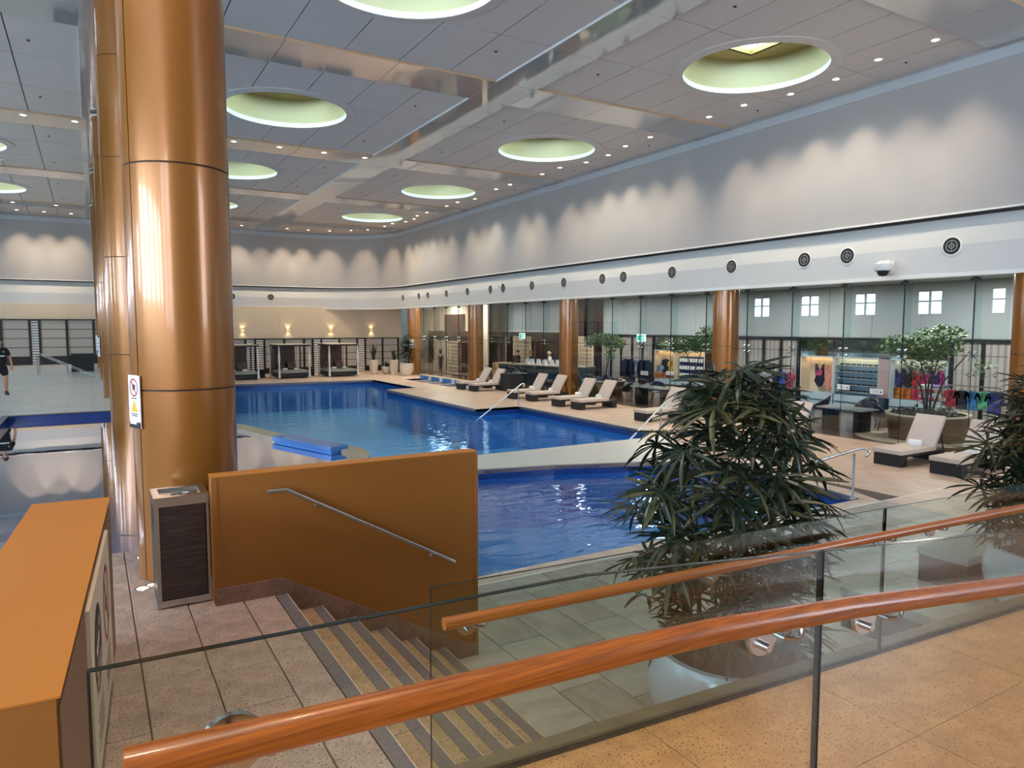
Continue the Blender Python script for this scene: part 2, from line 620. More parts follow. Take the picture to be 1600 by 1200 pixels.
def kerb_y(x):
    return 2.905 - 0.068 * x


# ---- plan outlines
upper_curve = [(2.4, 20.2), (2.69, 17.2), (3.02, 16.0), (3.34, 14.5), (3.72, 13.35), (4.0, 12.74), (4.13, 12.2), (4.1, 11.8),
               (3.97, 11.4), (3.74, 11.05), (3.37, 10.8), (2.44, 10.64), (1.5, 10.5), (1.05, 10.1), (0.95, 9.5), (0.92, 7.42)]
main_poly = [(3.55, 14.6), (12.8, 14.6), (13.75, 15.3), (13.92, 22.95), (12.05, 22.95), (12.2, 32.4), (13.8, 32.5), (13.8, 38.8),
             (3.35, 39.5), (3.35, 20.4), (2.62, 20.2), (2.88, 17.25), (3.2, 16.05), (3.5, 14.75)]
near_poly = [(1.15, 7.37), (11.5, 7.42), (11.74, 8.5), (11.85, 11.35), (10.21, 12.13), (8.6, 12.72), (6.95, 13.12), (5.2, 13.33),
             (3.86, 13.35), (4.17, 12.6), (4.27, 12.15), (4.1, 11.33), (3.85, 10.95), (3.42, 10.66), (2.46, 10.5), (1.6, 10.38), (1.18, 9.9)]
spa_poly = [(15.55, 32.4), (16.55, 32.4), (16.55, 38.4), (15.55, 38.4)]


def offset_line(path, d):
    """offset an open plan path to its left by d"""
    out = []
    n = len(path)
    for i in range(n):
        a = Vector(path[max(i - 1, 0)])
        b = Vector(path[min(i + 1, n - 1)])
        t = (b - a).normalized()
        out.append((path[i][0] - t.y * d, path[i][1] + t.x * d))
    return out


# ---- lower deck
deck = MB().prism([(1.1, 2.2), (24.6, 2.2), (24.6, 47.7), (1.1, 47.7)], -0.1, -0.012, holes=[main_poly, near_poly, spa_poly], bottom=False)
floor = struct(deck.build('floor', m_deck), 'travertine pool deck around the two lower pools')


def clip_rect(x0, x1, y0, y1, inside):
    return inside((x0 + x1) / 2, (y0 + y1) / 2)


def in_poly(p, poly):
    x, y = p
    c = False
    for i in range(len(poly)):
        x1, y1 = poly[i]
        x2, y2 = poly[i - 1]
        if (y1 > y) != (y2 > y) and x < (x2 - x1) * (y - y1) / (y2 - y1) + x1:
            c = not c
    return c


tile_cache = {}


def lay_tile(parent, x0, x1, y0, y1, z, m, gap=0.004, h=0.011, name='tile'):
    key = (round(x1 - x0, 3), round(y1 - y0, 3), m.name)
    if key not in tile_cache:
        w, d = (x1 - x0) / 2 - gap, (y1 - y0) / 2 - gap
        c = 0.003
        b = MB().add([(-w, -d, -h), (w, -d, -h), (w, d, -h), (-w, d, -h), (-w, -d, -c), (w, -d, -c), (w, d, -c), (-w, d, -c),
                      (-w + c, -d + c, 0), (w - c, -d + c, 0), (w - c, d - c, 0), (-w + c, d - c, 0)],
                     [(8, 9, 10, 11), (0, 1, 5, 4), (1, 2, 6, 5), (2, 3, 7, 6), (3, 0, 4, 7), (4, 5, 9, 8), (5, 6, 10, 9), (6, 7, 11, 10), (7, 4, 8, 11)])
        o = b.build(name, m, parent, loc=((x0 + x1) / 2, (y0 + y1) / 2, z))
        tile_cache[key] = o
        return o
    return inst(tile_cache[key], name, parent, loc=((x0 + x1) / 2, (y0 + y1) / 2, z))


bed = MB().prism([(2.6, 2.2), (17.3, 2.2), (17.3, 15.0), (12.1, 14.3), (12.05, 8.0), (11.7, 7.15), (2.6, 7.15)], -0.011, -0.006, bottom=False, sides=False)
bed.build('joint_bed', m_grout, floor)
k = 0
x = 2.73
while x < 17.2:
    xa, xb = x, min(x + 0.475, 17.28)
    off = (0.0, 0.5)[k % 2] + (0.12 if k % 3 == 2 else 0)
    y = 1.18 + off
    lo = kerb_y(xb) + 0.14
    while y < 15:
        ya, yb = max(y, lo), y + 0.99
        top = 7.15 if xa < 11.3 else 14.6
        if xa < 12.1 and xa >= 11.3:
            top = 7.15
        yb = min(yb, top)
        if yb - ya > 0.05 and yb > lo:
            lay_tile(floor, xa, xb, ya, yb, 0.0, (m_tile, m_tile_b)[(k + int(y * 7)) % 2] if xa < 11.3 else m_tile_w)
        y += 0.99
    x += 0.475
    k += 1
lay_tile(floor, 2.6, 2.73, 3.2, 5.58, 0.0, m_tile)


# coping kerbs around the lower pools, each coping stone its own piece along the near pool edges
def coping(parent, poly, w, z0, z1, m, name='coping'):
    n = len(poly)
    P = [Vector(p) for p in poly]
    mid = []
    for i in range(n):
        a, b, c = P[i - 1], P[i], P[(i + 1) % n]
        t1, t2 = (b - a).normalized(), (c - b).normalized()
        n1, n2 = Vector((t1.y, -t1.x)), Vector((t2.y, -t2.x))
        h = (n1 + n2)
        h = h / max(h.dot(n1), 0.35)
        mid.append((b.x + h.x * w, b.y + h.y * w))
    mb = MB()
    for i in range(n):
        j = (i + 1) % n
        a, b, c, d = poly[i], poly[j], mid[j], mid[i]
        mb.prism([a, d, c, b], z0, z1)
    return mb.build(name, m, parent)


coping(floor, main_poly, 0.32, -0.08, 0.004, m_coping)
coping(floor, near_poly[:8], 0.02, -0.06, 0.004, m_coping)
for a, b in [((1.2, 7.15), (11.55, 7.2))]:
    B(a[0], b[0], 7.15, 7.37, -0.06, 0.003).build('coping', m_coping, floor)
B(1.2, 17.3, 7.118, 7.148, -0.01, 0.002).build('drain_strip', m_white, floor)
# stone strip between the two pools
MB().prism([(3.9, 13.37), (5.2, 13.35), (6.95, 13.14), (8.6, 12.74), (10.21, 12.15), (11.85, 11.37), (13.9, 14.9), (12.8, 14.58), (3.6, 14.58)], -0.05, 0.006).build('walkway_slab', mat('pale_walkway', rgb(232, 226, 216), 0.35, col2=rgb(218, 210, 198), nscale=3, stretch=(0.5, 3, 1), detail=8), floor)


def make_pool(name, label, poly, depth, zw, m_w, z_cop, lanes=()):
    t = thing(name, label, 'pool', (0, 0, 0))
    mb = MB()
    mb.prism(poly, zw - depth - 0.05, zw - depth, bottom=False, sides=False)
    mb.build('basin_floor', m_mosaic, t)
    wl = MB()
    wl.wall(list(poly) + [poly[0]], zw - depth, zw - 0.01)
    wl.build('basin_wall', m_mosaic_wall, t)
    bd = MB()
    bd.wall(list(poly) + [poly[0]], zw - 0.01, z_cop)
    bd.build('waterline_band', m_mosaic_dark, t)
    for (a, b) in lanes:
        a, b = Vector(a), Vector(b)
        d = (b - a).normalized() * 0.0
        nrm = Vector((-(b - a).y, (b - a).x)).normalized() * 0.03
        z = zw - depth + 0.004
        MB().quad((a.x - nrm.x, a.y - nrm.y, z), (b.x - nrm.x, b.y - nrm.y, z), (b.x + nrm.x, b.y + nrm.y, z), (a.x + nrm.x, a.y + nrm.y, z)).build('lane_line', m_lane, t)
    wmb = MB()
    wmb.prism(poly, zw - 0.01, zw, bottom=False, sides=False)
    wmb.build('water_surface', m_w, t)
    return t


pool_main = make_pool('swimming_pool', 'large blue swimming pool stretching back to the cabanas', main_poly, 1.3, -0.25, m_water, -0.02)
pool_near = make_pool('swimming_pool', 'blue pool between the stone strip and the gold stair wall', near_poly, 1.1, -0.22, m_water_near, -0.02,
                      lanes=[((4.4, 12.3), (6.9, 7.45)), ((4.9, 8.75), (11.6, 8.9))])
spa = make_pool('plunge_pool', 'narrow plunge pool with white dividers near the entrance columns', spa_poly, 0.6, -0.14, m_water, 0.0)
for yy in (33.9, 35.4, 36.9):
    B(15.5, 16.6, yy - 0.12, yy + 0.12, -0.4, 0.012).build('divider', m_coping, spa)
    B(16.44, 16.64, yy - 0.16, yy + 0.16, 0.0, 0.22).build('pillar', m_white, spa)
B(16.5, 16.62, 32.4, 38.4, -0.02, 0.2).build('tile_upstand', m_mosaic_wall, spa)
B(16.46, 16.8, 32.4, 38.4, 0.2, 0.24).build('upstand_cap', m_coping, spa)

# ---- upper pool
inner = offset_line(upper_curve, -0.34)
inner_w = offset_line(upper_curve, -0.30)
t = thing('wading_pool', 'raised upper wading pool with a rounded stone rim, behind the big column', 'pool')
outer_left = [(-1.72, 7.42), (-1.72, 20.2)]
MB().prism(list(inner) + outer_left, 0.05, 0.1, bottom=False, sides=False).build('basin_floor', m_mosaic, t)
MB().wall(list(inner) + outer_left + [inner[0]], 0.1, 0.76).build('basin_wall', m_mosaic_wall, t)
MB().wall([(0.6, 7.425), (-1.715, 7.425), (-1.715, 20.195), (2.1, 20.195)], 0.7, 0.9).build('waterline_band', m_mosaic_dark, t)
cop = MB()
for i in range(len(upper_curve) - 1):
    cop.prism([upper_curve[i], upper_curve[i + 1], inner[i + 1], inner[i]], 0.62, 0.83)
cop.build('stone_rim', mat('rim_stone', rgb(196, 172, 140), 0.4, col2=rgb(176, 152, 122), nscale=5), t)
MB().wall(upper_curve, -1.5, 0.8).build('weir_wall', mat('weir_tile', rgb(70, 74, 80), 0.25, col2=rgb(50, 54, 62), nscale=10), t)
MB().prism(list(inner_w) + outer_left, 0.76, 0.775, bottom=False, sides=False).build('water_surface', m_water_calm, t)


def blue_bench(label, cx, cy, rz, L, W=0.42):
    bt = thing('pool_bench', label, 'bench', (cx, cy, 0.1), rz)
    MB().cbox(-L / 2, L / 2, -W / 2, W / 2, 0.70, 0.80, 0.012).build('seat', m_benchblue, bt)
    B(-L / 2 + 0.03, L / 2 - 0.03, -W / 2 + 0.03, W / 2 - 0.03, 0.0, 0.70).build('base', m_mosaic_wall, bt)
    return bt


blue_bench('long blue mosaic bench on the rim of the upper pool', 3.42, 13.2, math.radians(108.0), 1.95, 0.36)
blue_bench('short blue mosaic bench by the top edge of the gold stair wall', 1.62, 10.05, math.radians(100), 0.75)
ball = MB().lathe([(0.001, -0.12)] + [(0.12 * math.cos(a), 0.12 * math.sin(a)) for a in [i * PI / 8 - PI / 2 for i in range(1, 8)]] + [(0.001, 0.12)], 16)
tag(ball.build('pool_ball', m_benchblue, None, smooth=True, loc=(2.35, 15.9, 0.84)), 'small blue ball floating on the upper pool beside the big column', 'ball')

# ---- landing, corridor, upper deck
land_poly = [(-10.9, 0.95), (12.0, 0.95), (12.0, kerb_y(12.0) - 0.01), (1.25, kerb_y(1.25) - 0.01), (1.25, 5.75), (1.1, 5.75), (1.1, 7.42), (-10.9, 7.42)]
landing = struct(MB().prism(land_poly, -0.1, ZL - 0.012).build('floor_landing', m_grout), 'raised stone landing and corridor')
updeck = struct(MB().prism([(-10.9, 7.42), (-1.72, 7.42), (-1.72, 20.2), (3.2, 20.2), (3.2, 47.6), (-10.9, 47.6)], -0.1, ZL).build('floor_upper_deck', brick_mat('upper_deck_stone', rgb(204, 202, 198), rgb(194, 191, 187), rgb(146, 140, 136), 1.2, 0.6, 0.01, rough=0.3, noise=0.35)), 'upper stone deck beyond the wading pool')
# dark edging at the far side of the upper pool
B(-1.8, 3.2, 20.2, 20.34, ZL - 0.02, ZL + 0.012).build('edging', m_nosing, updeck)
B(-1.86, -1.72, 7.42, 20.34, ZL - 0.02, ZL + 0.012).build('edging', m_nosing, updeck)
# landing tiles
for c, (xa, xb) in enumerate([(-0.33, 0.19), (0.19, 0.555), (0.555, 0.93), (0.93, 1.165)]):
    y = 0.98 - (0.48 if c % 2 else 0.0)
    while y < 7.42:
        ya, yb = max(y, 0.97), min(y + (1.02 if c % 2 else 0.5), 7.42)
        if c == 3:
            ya, yb = max(y, 0.97), min(y + 1.02, 7.42)
        if yb - ya > 0.04:
            lay_tile(landing, xa, xb, ya, yb, ZL, m_land)
        y += (yb - y)
for xa in [-0.33 - 0.6 * i for i in range(1, 5)]:
    for yi in range(0, 11):
        lay_tile(landing, xa, xa + 0.6, 0.98 + yi * 0.585, 0.98 + (yi + 1) * 0.585, ZL, m_land)
nl = MB().box(1.167, 1.25, kerb_y(1.2) - 0.02, 5.6, ZL - 0.05, ZL)
nl.build('nosing_strip', m_nosing, landing)
B(1.25, 1.256, kerb_y(1.2) + 0.1, 5.58, ZL - 0.05, ZL + 0.001).build('edge_trim', m_coping, landing)
# corridor slabs (wide travertine)
for i in range(9):
    xa, xb = 1.25 + (i - 0) * 1.16, 1.25 + (i + 1) * 1.16
    ym = 1.94
    MB().prism([(xa + 0.003, 0.97), (xb - 0.003, 0.97), (xb - 0.003, ym - 0.002), (xa + 0.003, ym - 0.002)], ZL - 0.011, ZL).build('slab', m_tan, landing)
    MB().prism([(xa + 0.003, ym + 0.002), (xb - 0.003, ym + 0.002), (xb - 0.003, kerb_y(xb) - 0.03), (xa + 0.003, kerb_y(xa) - 0.03)], ZL - 0.011, ZL).build('slab', m_tan, landing)
# entrance-side floor where the viewer stands, ramping down to the right
er = MB()
er.prism([(-10.9, -6.5), (0.86, -6.5), (0.86, 1.12), (-0.02, 1.12), (-0.02, 0.94), (-10.9, 0.94)], -0.1, 1.42)
er.add([(0.86, -6.5, 1.42), (12, -6.5, 0.4), (12, 1.12, 0.4), (0.86, 1.12, 1.42), (0.86, -6.5, 0), (12, -6.5, 0), (12, 1.12, 0), (0.86, 1.12, 0)],
       [(0, 1, 2, 3), (3, 2, 6, 7), (1, 0, 4, 5), (1, 5, 6, 2)])
struct(er.build('floor_entrance', m_tan), 'entrance floor and ramp')

# ---- stairs
st = thing('staircase', 'stone staircase with dark slate nosing strips going down beside the gold wall', 'stairs', (1.25, 0, 0))
RISE = ZL / 6
for i in range(1, 6):
    xa, xb = 0.27 * (i - 1), 0.27 * i
    z = ZL - RISE * i
    y0 = kerb_y(1.25 + xa) - 0.0
    ms = [(y0 + 0.11, 3.55), (3.55, 4.62), (4.62, 5.583)] if i % 2 else [(y0 + 0.11, 4.1), (4.1, 5.1), (5.1, 5.583)]
    B(xb + 0.004, xb + 0.010, y0 + 0.11, 5.583, z - 0.035, z + 0.001).build('edge_trim', m_coping, st)
    for (ya, yb) in ms:
        B(xa - 0.02, xb - 0.076, ya + 0.003, yb - 0.003, z - 0.04, z).build('tread', m_tread, st)
        B(xb - 0.074, xb + 0.004, ya + 0.002, yb - 0.002, z - 0.04, z + 0.001).build('nosing_strip', m_nosing, st)
for i in range(0, 6):
    xb = 0.27 * i
    z = ZL - RISE * i
    B(xb - 0.03, xb - 0.004, kerb_y(1.25) + 0.11, 5.583, z - RISE, z - 0.041).build('riser', m_tread, st)
B(0.0, 1.3, kerb_y(1.25) + 0.11, 5.583, -0.1, -0.013).build('core', m_grout, st)

# ---- side and rear walls
wl = MB()
win_y = [(-5.6, -3.4), (-2.8, -0.6), (0.0, 2.2), (2.8, 5.0), (5.6, 7.2), (8.4, 9.6), (11.6, 13.1), (16.0, 17.6), (20.4, 22.0), (24.8, 26.4), (29.2, 30.8), (33.6, 35.2), (38.0, 39.6), (42.4, 44.0)]
zs0, zs1 = 3.5, 6.2
wl.box(-11.2, -10.9, -6.7, 47.8, -0.1, zs0)
wl.box(-11.2, -10.9, -6.7, 47.8, zs1, 10.8)
prev = -6.7
for a, b in win_y:
    wl.box(-11.2, -10.9, prev, a, zs0, zs1)
    if a > 8:
        wl.box(-11.2, -10.9, a, b, zs0, 3.75)
        wl.box(-11.2, -10.9, a, b, 5.35, zs1)
    prev = b
wl.box(-11.2, -10.9, prev, 47.8, zs0, zs1)
struct(wl.build('wall_left', m_upper), 'side wall with tall windows')
m_pane = mat('window_daylight', rgb(210, 232, 250), 0.5, emit=rgb(206, 230, 255), estr=WINDOW_STRENGTH)
m_fill_pane = mat('window_daylight_entrance', rgb(225, 236, 248), 0.5, emit=rgb(222, 236, 255), estr=BACK_FILL_STRENGTH)  # glowing panes added to fill surfaces facing the viewer
for wi, (a, b) in enumerate(win_y):
    fr = MB()
    zs0, zs1 = (3.5, 6.2) if a < 8 else (3.75, 5.35)
    for yy in [a + (b - a) * i / 2 for i in range(3)]:
        fr.box(-11.0, -10.88, yy - 0.05, yy + 0.05, zs0, zs1)
    for zz in (zs0 + 0.05, zs0 + (zs1 - zs0) * 0.56, zs1 - 0.05):
        fr.box(-11.0, -10.88, a, b, zz - 0.05, zz + 0.05)
    w = struct(fr.build('window_%d' % (wi + 1), m_dark), 'tall side window')
    for i in range(2):
        ya, yb = a + (b - a) * i / 2, a + (b - a) * (i + 1) / 2
        B(-11.06, -11.03, ya + 0.05, yb - 0.05, zs0 + 0.1, zs1 - 0.1).build('pane', m_pane, w)
wb = MB()
wb.box(-11.2, 25, -6.8, -6.5, -0.1, 2.9)
wb.box(-11.2, 25, -6.8, -6.5, 7.6, 10.8)
bw = [(-10.5, -8.0), (-7.5, -5.0), (11.5, 16.5)]
prev = -11.2
for a, b in bw:
    wb.box(prev, a, -6.8, -6.5, 2.9, 7.6)
    prev = b
wb.box(prev, 25, -6.8, -6.5, 2.9, 7.6)
struct(wb.build('wall_back', m_upper), 'entrance wall')
for wi, (a, b) in enumerate(bw):
    fr = MB()
    for xx in [a + (b - a) * i / 3 for i in range(4)]:
        fr.box(xx - 0.05, xx + 0.05, -6.6, -6.48, 2.9, 7.6)
    for zz in (2.95, 5.2, 7.55):
        fr.box(a, b, -6.6, -6.48, zz - 0.05, zz + 0.05)
    w = struct(fr.build('window_%d' % (wi + 41), m_dark), 'entrance window')
    B(a, b, -6.66, -6.63, 2.95, 7.55).build('pane', m_fill_pane, w)

# ---- right and end walls, one curved run


def run(d, y0=-6.6):
    p = [(XW - d, y0), (XW - d, YE - RC)]
    r = RC - d
    for i in range(1, 17):
        a = i * PI / 32
        p.append((XW - RC + r * math.cos(a), YE - RC + r * math.sin(a)))
    p.append((-11.0, YE - d))
    return p


def slab_run(d_in, d_out, z0, z1, name, m, parent=None):
    a, b = run(d_in), run(d_out)
    mb = MB()
    n = len(a)
    vs_ = [(x, y, z0) for x, y in a] + [(x, y, z1) for x, y in a] + [(x, y, z0) for x, y in b] + [(x, y, z1) for x, y in b]
    fs = []
    for i in range(n - 1):
        fs += [(i, i + 1, i + 1 + n, i + n), (i + 2 * n, i + 3 * n, i + 1 + 3 * n, i + 1 + 2 * n),
               (i, i + 2 * n, i + 1 + 2 * n, i + 1), (i + n, i + 1 + n, i + 1 + 3 * n, i + 3 * n)]
    mb.add(vs_, fs)
    return mb.build(name, m, parent, smooth=True)


wall_r = struct(slab_run(0.0, -0.3, 5.63, 10.8, 'wall_right', m_upper), 'tall cream upper wall curving round the far end')
slab_run(0.035, -0.02, 8.83, 9.06, 'cornice', m_cornice, wall_r)
slab_run(0.03, -0.02, 5.60, 5.645, 'lip', m_white, wall_r)
slab_run(-0.10, -0.3, 5.54, 5.60, 'shadow_gap', m_seam, wall_r)
slab_run(0.0, -0.3, 4.26, 4.90, 'bulkhead', m_bulk, wall_r)
ra, rb, rc = run(0.0), run(-0.16), run(-0.3)
nb_ = len(ra)
MB().add([(x, y, 4.90) for x, y in ra] + [(x, y, 5.54) for x, y in rb] + [(x, y, 5.54) for x, y in rc],
         [(i, i + 1, i + 1 + nb_, i + nb_) for i in range(nb_ - 1)] + [(i + nb_, i + 1 + nb_, i + 1 + 2 * nb_, i + 2 * nb_) for i in range(nb_ - 1)]).build('bulkhead_slope', m_bulk, wall_r, smooth=True)
slab_run(0.03, -0.32, 4.17, 4.26, 'bulkhead_lip', m_white, wall_r)

# lower end wall
we = struct(MB().box(3.2, 19.0, 47.42, 47.6, 2.27, 4.3).build('wall_end', m_ribcream), 'ribbed cream wall above the screens')
B(3.2, 19.0, 47.44, 47.6, -0.1, 2.27).build('lower_panel', m_cream, we)
B(-11, 3.2, 47.42, 47.6, 3.44, 4.3).build('ribbed_panel', m_ribcream, we)
B(-11, 3.2, 47.44, 47.6, 0.8, 3.44).build('lower_panel', m_cream, we)
B(3.2, 3.3, 20.2, 47.6, -1.5, ZL).build('deck_face', m_mosaic_wall, we)

# ---- ceiling
ceil = struct(MB().box(-11.2, 25, -6.8, 47.9, 10.75, 10.85).build('ceiling', m_ceilback), 'perforated metal panel ceiling')
SKY_X = [13.9, 5.05, -3.85]
SKY_Y = [12.1, 21.1, 30.0, 38.8]
RS = 1.72
XB = [(-8.95, -7.75), (0.05, 1.25), (9.0, 10.2)]
YB = [(7.15, 8.55), (15.95, 17.4), (24.95, 26.35), (33.75, 35.15), (42.5, 43.9)]
xbays = [(-7.75, 0.05), (1.25, 9.0), (10.2, 17.5)]
ybays = [(8.55, 15.95), (17.4, 24.95), (26.35, 33.75), (35.15, 42.5), (43.9, 47.7)]
circ = [(math.cos(i * 2 * PI / 40), math.sin(i * 2 * PI / 40)) for i in range(40)]


def half_clip(poly, a, b, keep_left):
    out = []
    n = len(poly)

    def side(p):
        s = (b[0] - a[0]) * (p[1] - a[1]) - (b[1] - a[1]) * (p[0] - a[0])
        return s if keep_left else -s
    for i in range(n):
        p, q = poly[i], poly[(i + 1) % n]
        sp, sq = side(p), side(q)
        if sp >= 0:
            out.append(p)
        if (sp > 0 and sq < 0) or (sp < 0 and sq > 0):
            t = sp / (sp - sq)
            out.append((p[0] + (q[0] - p[0]) * t, p[1] + (q[1] - p[1]) * t))
    return out


def minus_circle(rect, cx, cy, r):
    pieces = []
    rest = rect
    for i in range(40):
        a = (cx + circ[i][0] * r, cy + circ[i][1] * r)
        b = (cx + circ[(i + 1) % 40][0] * r, cy + circ[(i + 1) % 40][1] * r)
        outp = half_clip(rest, a, b, False)
        if len(outp) >= 3:
            pieces.append(outp)
        rest = half_clip(rest, a, b, True)
        if len(rest) < 3:
            break
    return pieces


panel_src = {}
G = 0.012
for bx, (xa, xb) in enumerate(xbays):
    for by, (ya, yb) in enumerate(ybays):
        rows = 3 if yb - ya > 5 else 1
        for i in range(6):
            for j in range(rows):
                x0, x1 = xa + (xb - xa) * i / 6 + G, xa + (xb - xa) * (i + 1) / 6 - G
                y0, y1 = ya + (yb - ya) * j / rows + G, ya + (yb - ya) * (j + 1) / rows - G
                near_sky = None
                for sx in SKY_X:
                    for sy in SKY_Y:
                        dx = max(x0 - sx, 0, sx - x1)
                        dy = max(y0 - sy, 0, sy - y1)
                        if dx * dx + dy * dy < (RS + 0.02) ** 2:
                            near_sky = (sx, sy)
                mb = MB()
                if near_sky:
                    ps = minus_circle([(x0, y0), (x1, y0), (x1, y1), (x0, y1)], near_sky[0], near_sky[1], RS + 0.02)
                    for p in ps:
                        mb.prism(p, ZC, ZC + 0.02)
                    if ps:
                        mb.build('ceiling_panel', m_ceil, ceil)
                else:
                    key = (round(x1 - x0, 3), round(y1 - y0, 3))
                    ctr = ((x0 + x1) / 2, (y0 + y1) / 2, ZC)
                    if key not in panel_src:
                        w, d = (x1 - x0) / 2, (y1 - y0) / 2
                        panel_src[key] = B(-w, w, -d, d, 0, 0.02).build('ceiling_panel', m_ceil, ceil, loc=ctr)
                    else:
                        inst(panel_src[key], 'ceiling_panel', ceil, loc=ctr)
# entrance side ceiling, out of view
B(-11, 17.5, -6.6, 7.15, ZC, ZC + 0.03).build('ceiling_panel', m_ceil, ceil)
# dropped polished bands with near edges coloured as daylit and warm-lit
ZBD = 9.10
ysegs = [(7.15, 8.55)] + [s for i in range(5) for s in ([ybays[i]] + ([YB[i + 1]] if i < 4 else []))]
for (xa, xb) in XB:
    for (ya, yb) in ysegs:
        n = 3 if yb - ya > 3 else 1
        for i in range(n):
            a, b = ya + (yb - ya) * i / n, ya + (yb - ya) * (i + 1) / n
            B(xa, xb, a + 0.006, b - 0.006, ZBD, ZBD + 0.16).build('band_panel', m_band, ceil)
            B(xa - 0.012, xa - 0.001, a + 0.006, b - 0.006, ZBD, ZBD + 0.07).build('edge_strip', m_edge_daylit, ceil)
for (ya, yb) in YB:
    for (xa, xb) in xbays:
        for i in range(3):
            a, b = xa + (xb - xa) * i / 3, xa + (xb - xa) * (i + 1) / 3
            B(a + 0.006, b - 0.006, ya, yb, ZBD, ZBD + 0.16).build('band_panel', m_band, ceil)
            B(a + 0.006, b - 0.006, ya - 0.012, ya - 0.001, ZBD, ZBD + 0.07).build('edge_strip', m_edge_warmlit, ceil)
# small sprinkler / speaker dots
for (xa, xb) in xbays:
    for (ya, yb) in ybays[:4]:
        for fx, fy in ((0.1, 0.2), (0.1, 0.78), (0.88, 0.2), (0.88, 0.78)):
            x, y = xa + (xb - xa) * fx, ya + (yb - ya) * fy
            MB().lathe([(0.001, ZC - 0.02), (0.03, ZC - 0.02), (0.035, ZC)], 10, x, y).build('sprinkler', m_dark, ceil)

# ---- skylights
m_roofpane = mat('roof_light_pane', rgb(225, 240, 235), 0.5, emit=rgb(204, 238, 240), estr=SKYLIGHT_STRENGTH)
sky_names = {(0, 0): 'round skylight well nearest the white wall and the viewer, with a triangle of sky showing',
             (0, 1): 'round skylight well over the middle of the pool beside the white wall',
             (0, 2): 'small-looking round skylight well beside the white wall, third from the viewer',
             (0, 3): 'farthest round skylight well in the row beside the white wall',
             (1, 0): 'round skylight well cut off by the top edge of the picture',
             (1, 1): 'round skylight well just beside the top of the big column',
             (1, 2): 'round skylight well behind the big column, half hidden by it, above the cabanas',
             (1, 3): 'distant skylight well barely peeking past the big column',
             (2, 0): 'round skylight well over the upper deck, nearest of its row',
             (2, 1): 'round skylight well over the upper deck, second of its row',
             (2, 2): 'round skylight well at the upper left edge of the picture',
             (2, 3): 'lower of the two skylight wells at the left edge of the picture'}
sky_root = None
for i, sx in enumerate(SKY_X):
    for j, sy in enumerate(SKY_Y):
        if sky_root is None:
            sky_root = thing('skylight', sky_names[(i, j)], 'skylight', (sx, sy, ZC), 0.0, 'round skylights in the ceiling')
            MB().lathe([(RS, 0.0), (RS, 0.8)], 48).build('drum', m_drum, sky_root, smooth=True)
            MB().lathe([(RS - 0.05, -0.045), (RS + 0.2, -0.02), (RS + 0.2, 0.0)], 48).build('ceiling_ring', m_ceil, sky_root, smooth=True)
            MB().lathe([(RS, 0.1), (RS - 0.05, 0.08), (RS - 0.05, -0.045)], 48).build('inner_rim', m_rim_daylit, sky_root, smooth=True)
            lid = MB()
            s = 1.0
            lid.prism([(c[0] * RS, c[1] * RS) for c in circ], 0.8, 0.83, holes=[[(-s, -s), (s, -s), (s, s), (-s, s)]])
            lid.wall([(-s, -s), (s, -s), (s, s), (-s, s), (-s, -s)], 0.8, 0.96)
            lid.build('drum_lid', m_lid, sky_root)
            B(-s, s, -s, s, 0.96, 0.98).build('roof_pane', m_roofpane, sky_root)
        else:
            copy_tree(sky_root, (sx, sy, ZC), 0.0, sky_names[(i, j)])

# ---- downlights with their own lamps
dl = [(15.89, 8.96), (15.9, 10.26), (16.23, 11.57), (16.22, 12.9), (15.9, 14.18), (15.89, 15.47), (15.91, 18.04), (15.97, 19.36),
      (16.27, 20.68), (16.26, 21.98), (15.91, 23.2), (15.96, 24.54), (15.91, 27.01), (15.89, 28.21), (16.2, 30.84), (15.88, 32.07),
      (15.91, 33.37), (15.88, 35.79), (15.88, 37.1), (16.19, 38.29), (16.17, 39.48), (15.78, 40.62), (15.78, 41.9), (15.3, 43.6),
      (14.6, 44.8), (13.5, 45.7), (12.2, 46.0), (10.9, 46.05), (9.6, 46.05), (8.2, 46.05)]
dl_end = [(-3.05, 46.0), (-1.85, 46.0), (-0.62, 46.0)]
dl_band = [(4.34, 25.3), (5.8, 25.3), (7.33, 25.3), (8.81, 25.3), (-1.4, 25.3), (-0.13, 25.3), (-3.0, 42.9), (-1.2, 42.9)]
m_trim = mat('lamp_trim', rgb(210, 208, 204), 0.35)


def downlight(x, y, z, label, aim, watts):
    t = thing('ceiling_downlight', label, 'light', (x, y, z), 0, 'recessed ceiling downlights')
    MB().lathe([(0.075, -0.004), (0.105, -0.012), (0.115, 0.0)], 16).build('trim_ring', m_trim, t, smooth=True)
    MB().lathe([(0.001, -0.004), (0.078, -0.004)], 16).build('lens', m_lens, t)
    ld = bpy.data.lights.new('downlight_lamp', 'SPOT')
    ld.energy = watts
    ld.color = (1.0, 0.76, 0.52)
    ld.spot_size = math.radians(52)
    ld.spot_blend = 1.0
    ld.shadow_soft_size = 0.06
    lo = bpy.data.objects.new('downlight_lamp', ld)
    COL.objects.link(lo)
    lo.parent = t
    lo.location = (0, 0, -0.05)
    if aim[2] > 1:
        l2 = bpy.data.lights.new('downlight_flood', 'SPOT')
        l2.energy = DECK_LIGHT_W
        l2.color = (1.0, 0.84, 0.66)
        l2.spot_size = math.radians(105)
        l2.spot_blend = 1.0
        l2.shadow_soft_size = 0.08
        lo2 = bpy.data.objects.new('downlight_flood', l2)
        COL.objects.link(lo2)
        lo2.parent = t
        lo2.location = (0, 0, -0.06)
    d = Vector(aim) - Vector((x, y, z))
    lo.rotation_euler = d.to_track_quat('-Z', 'Y').to_euler()
    return t


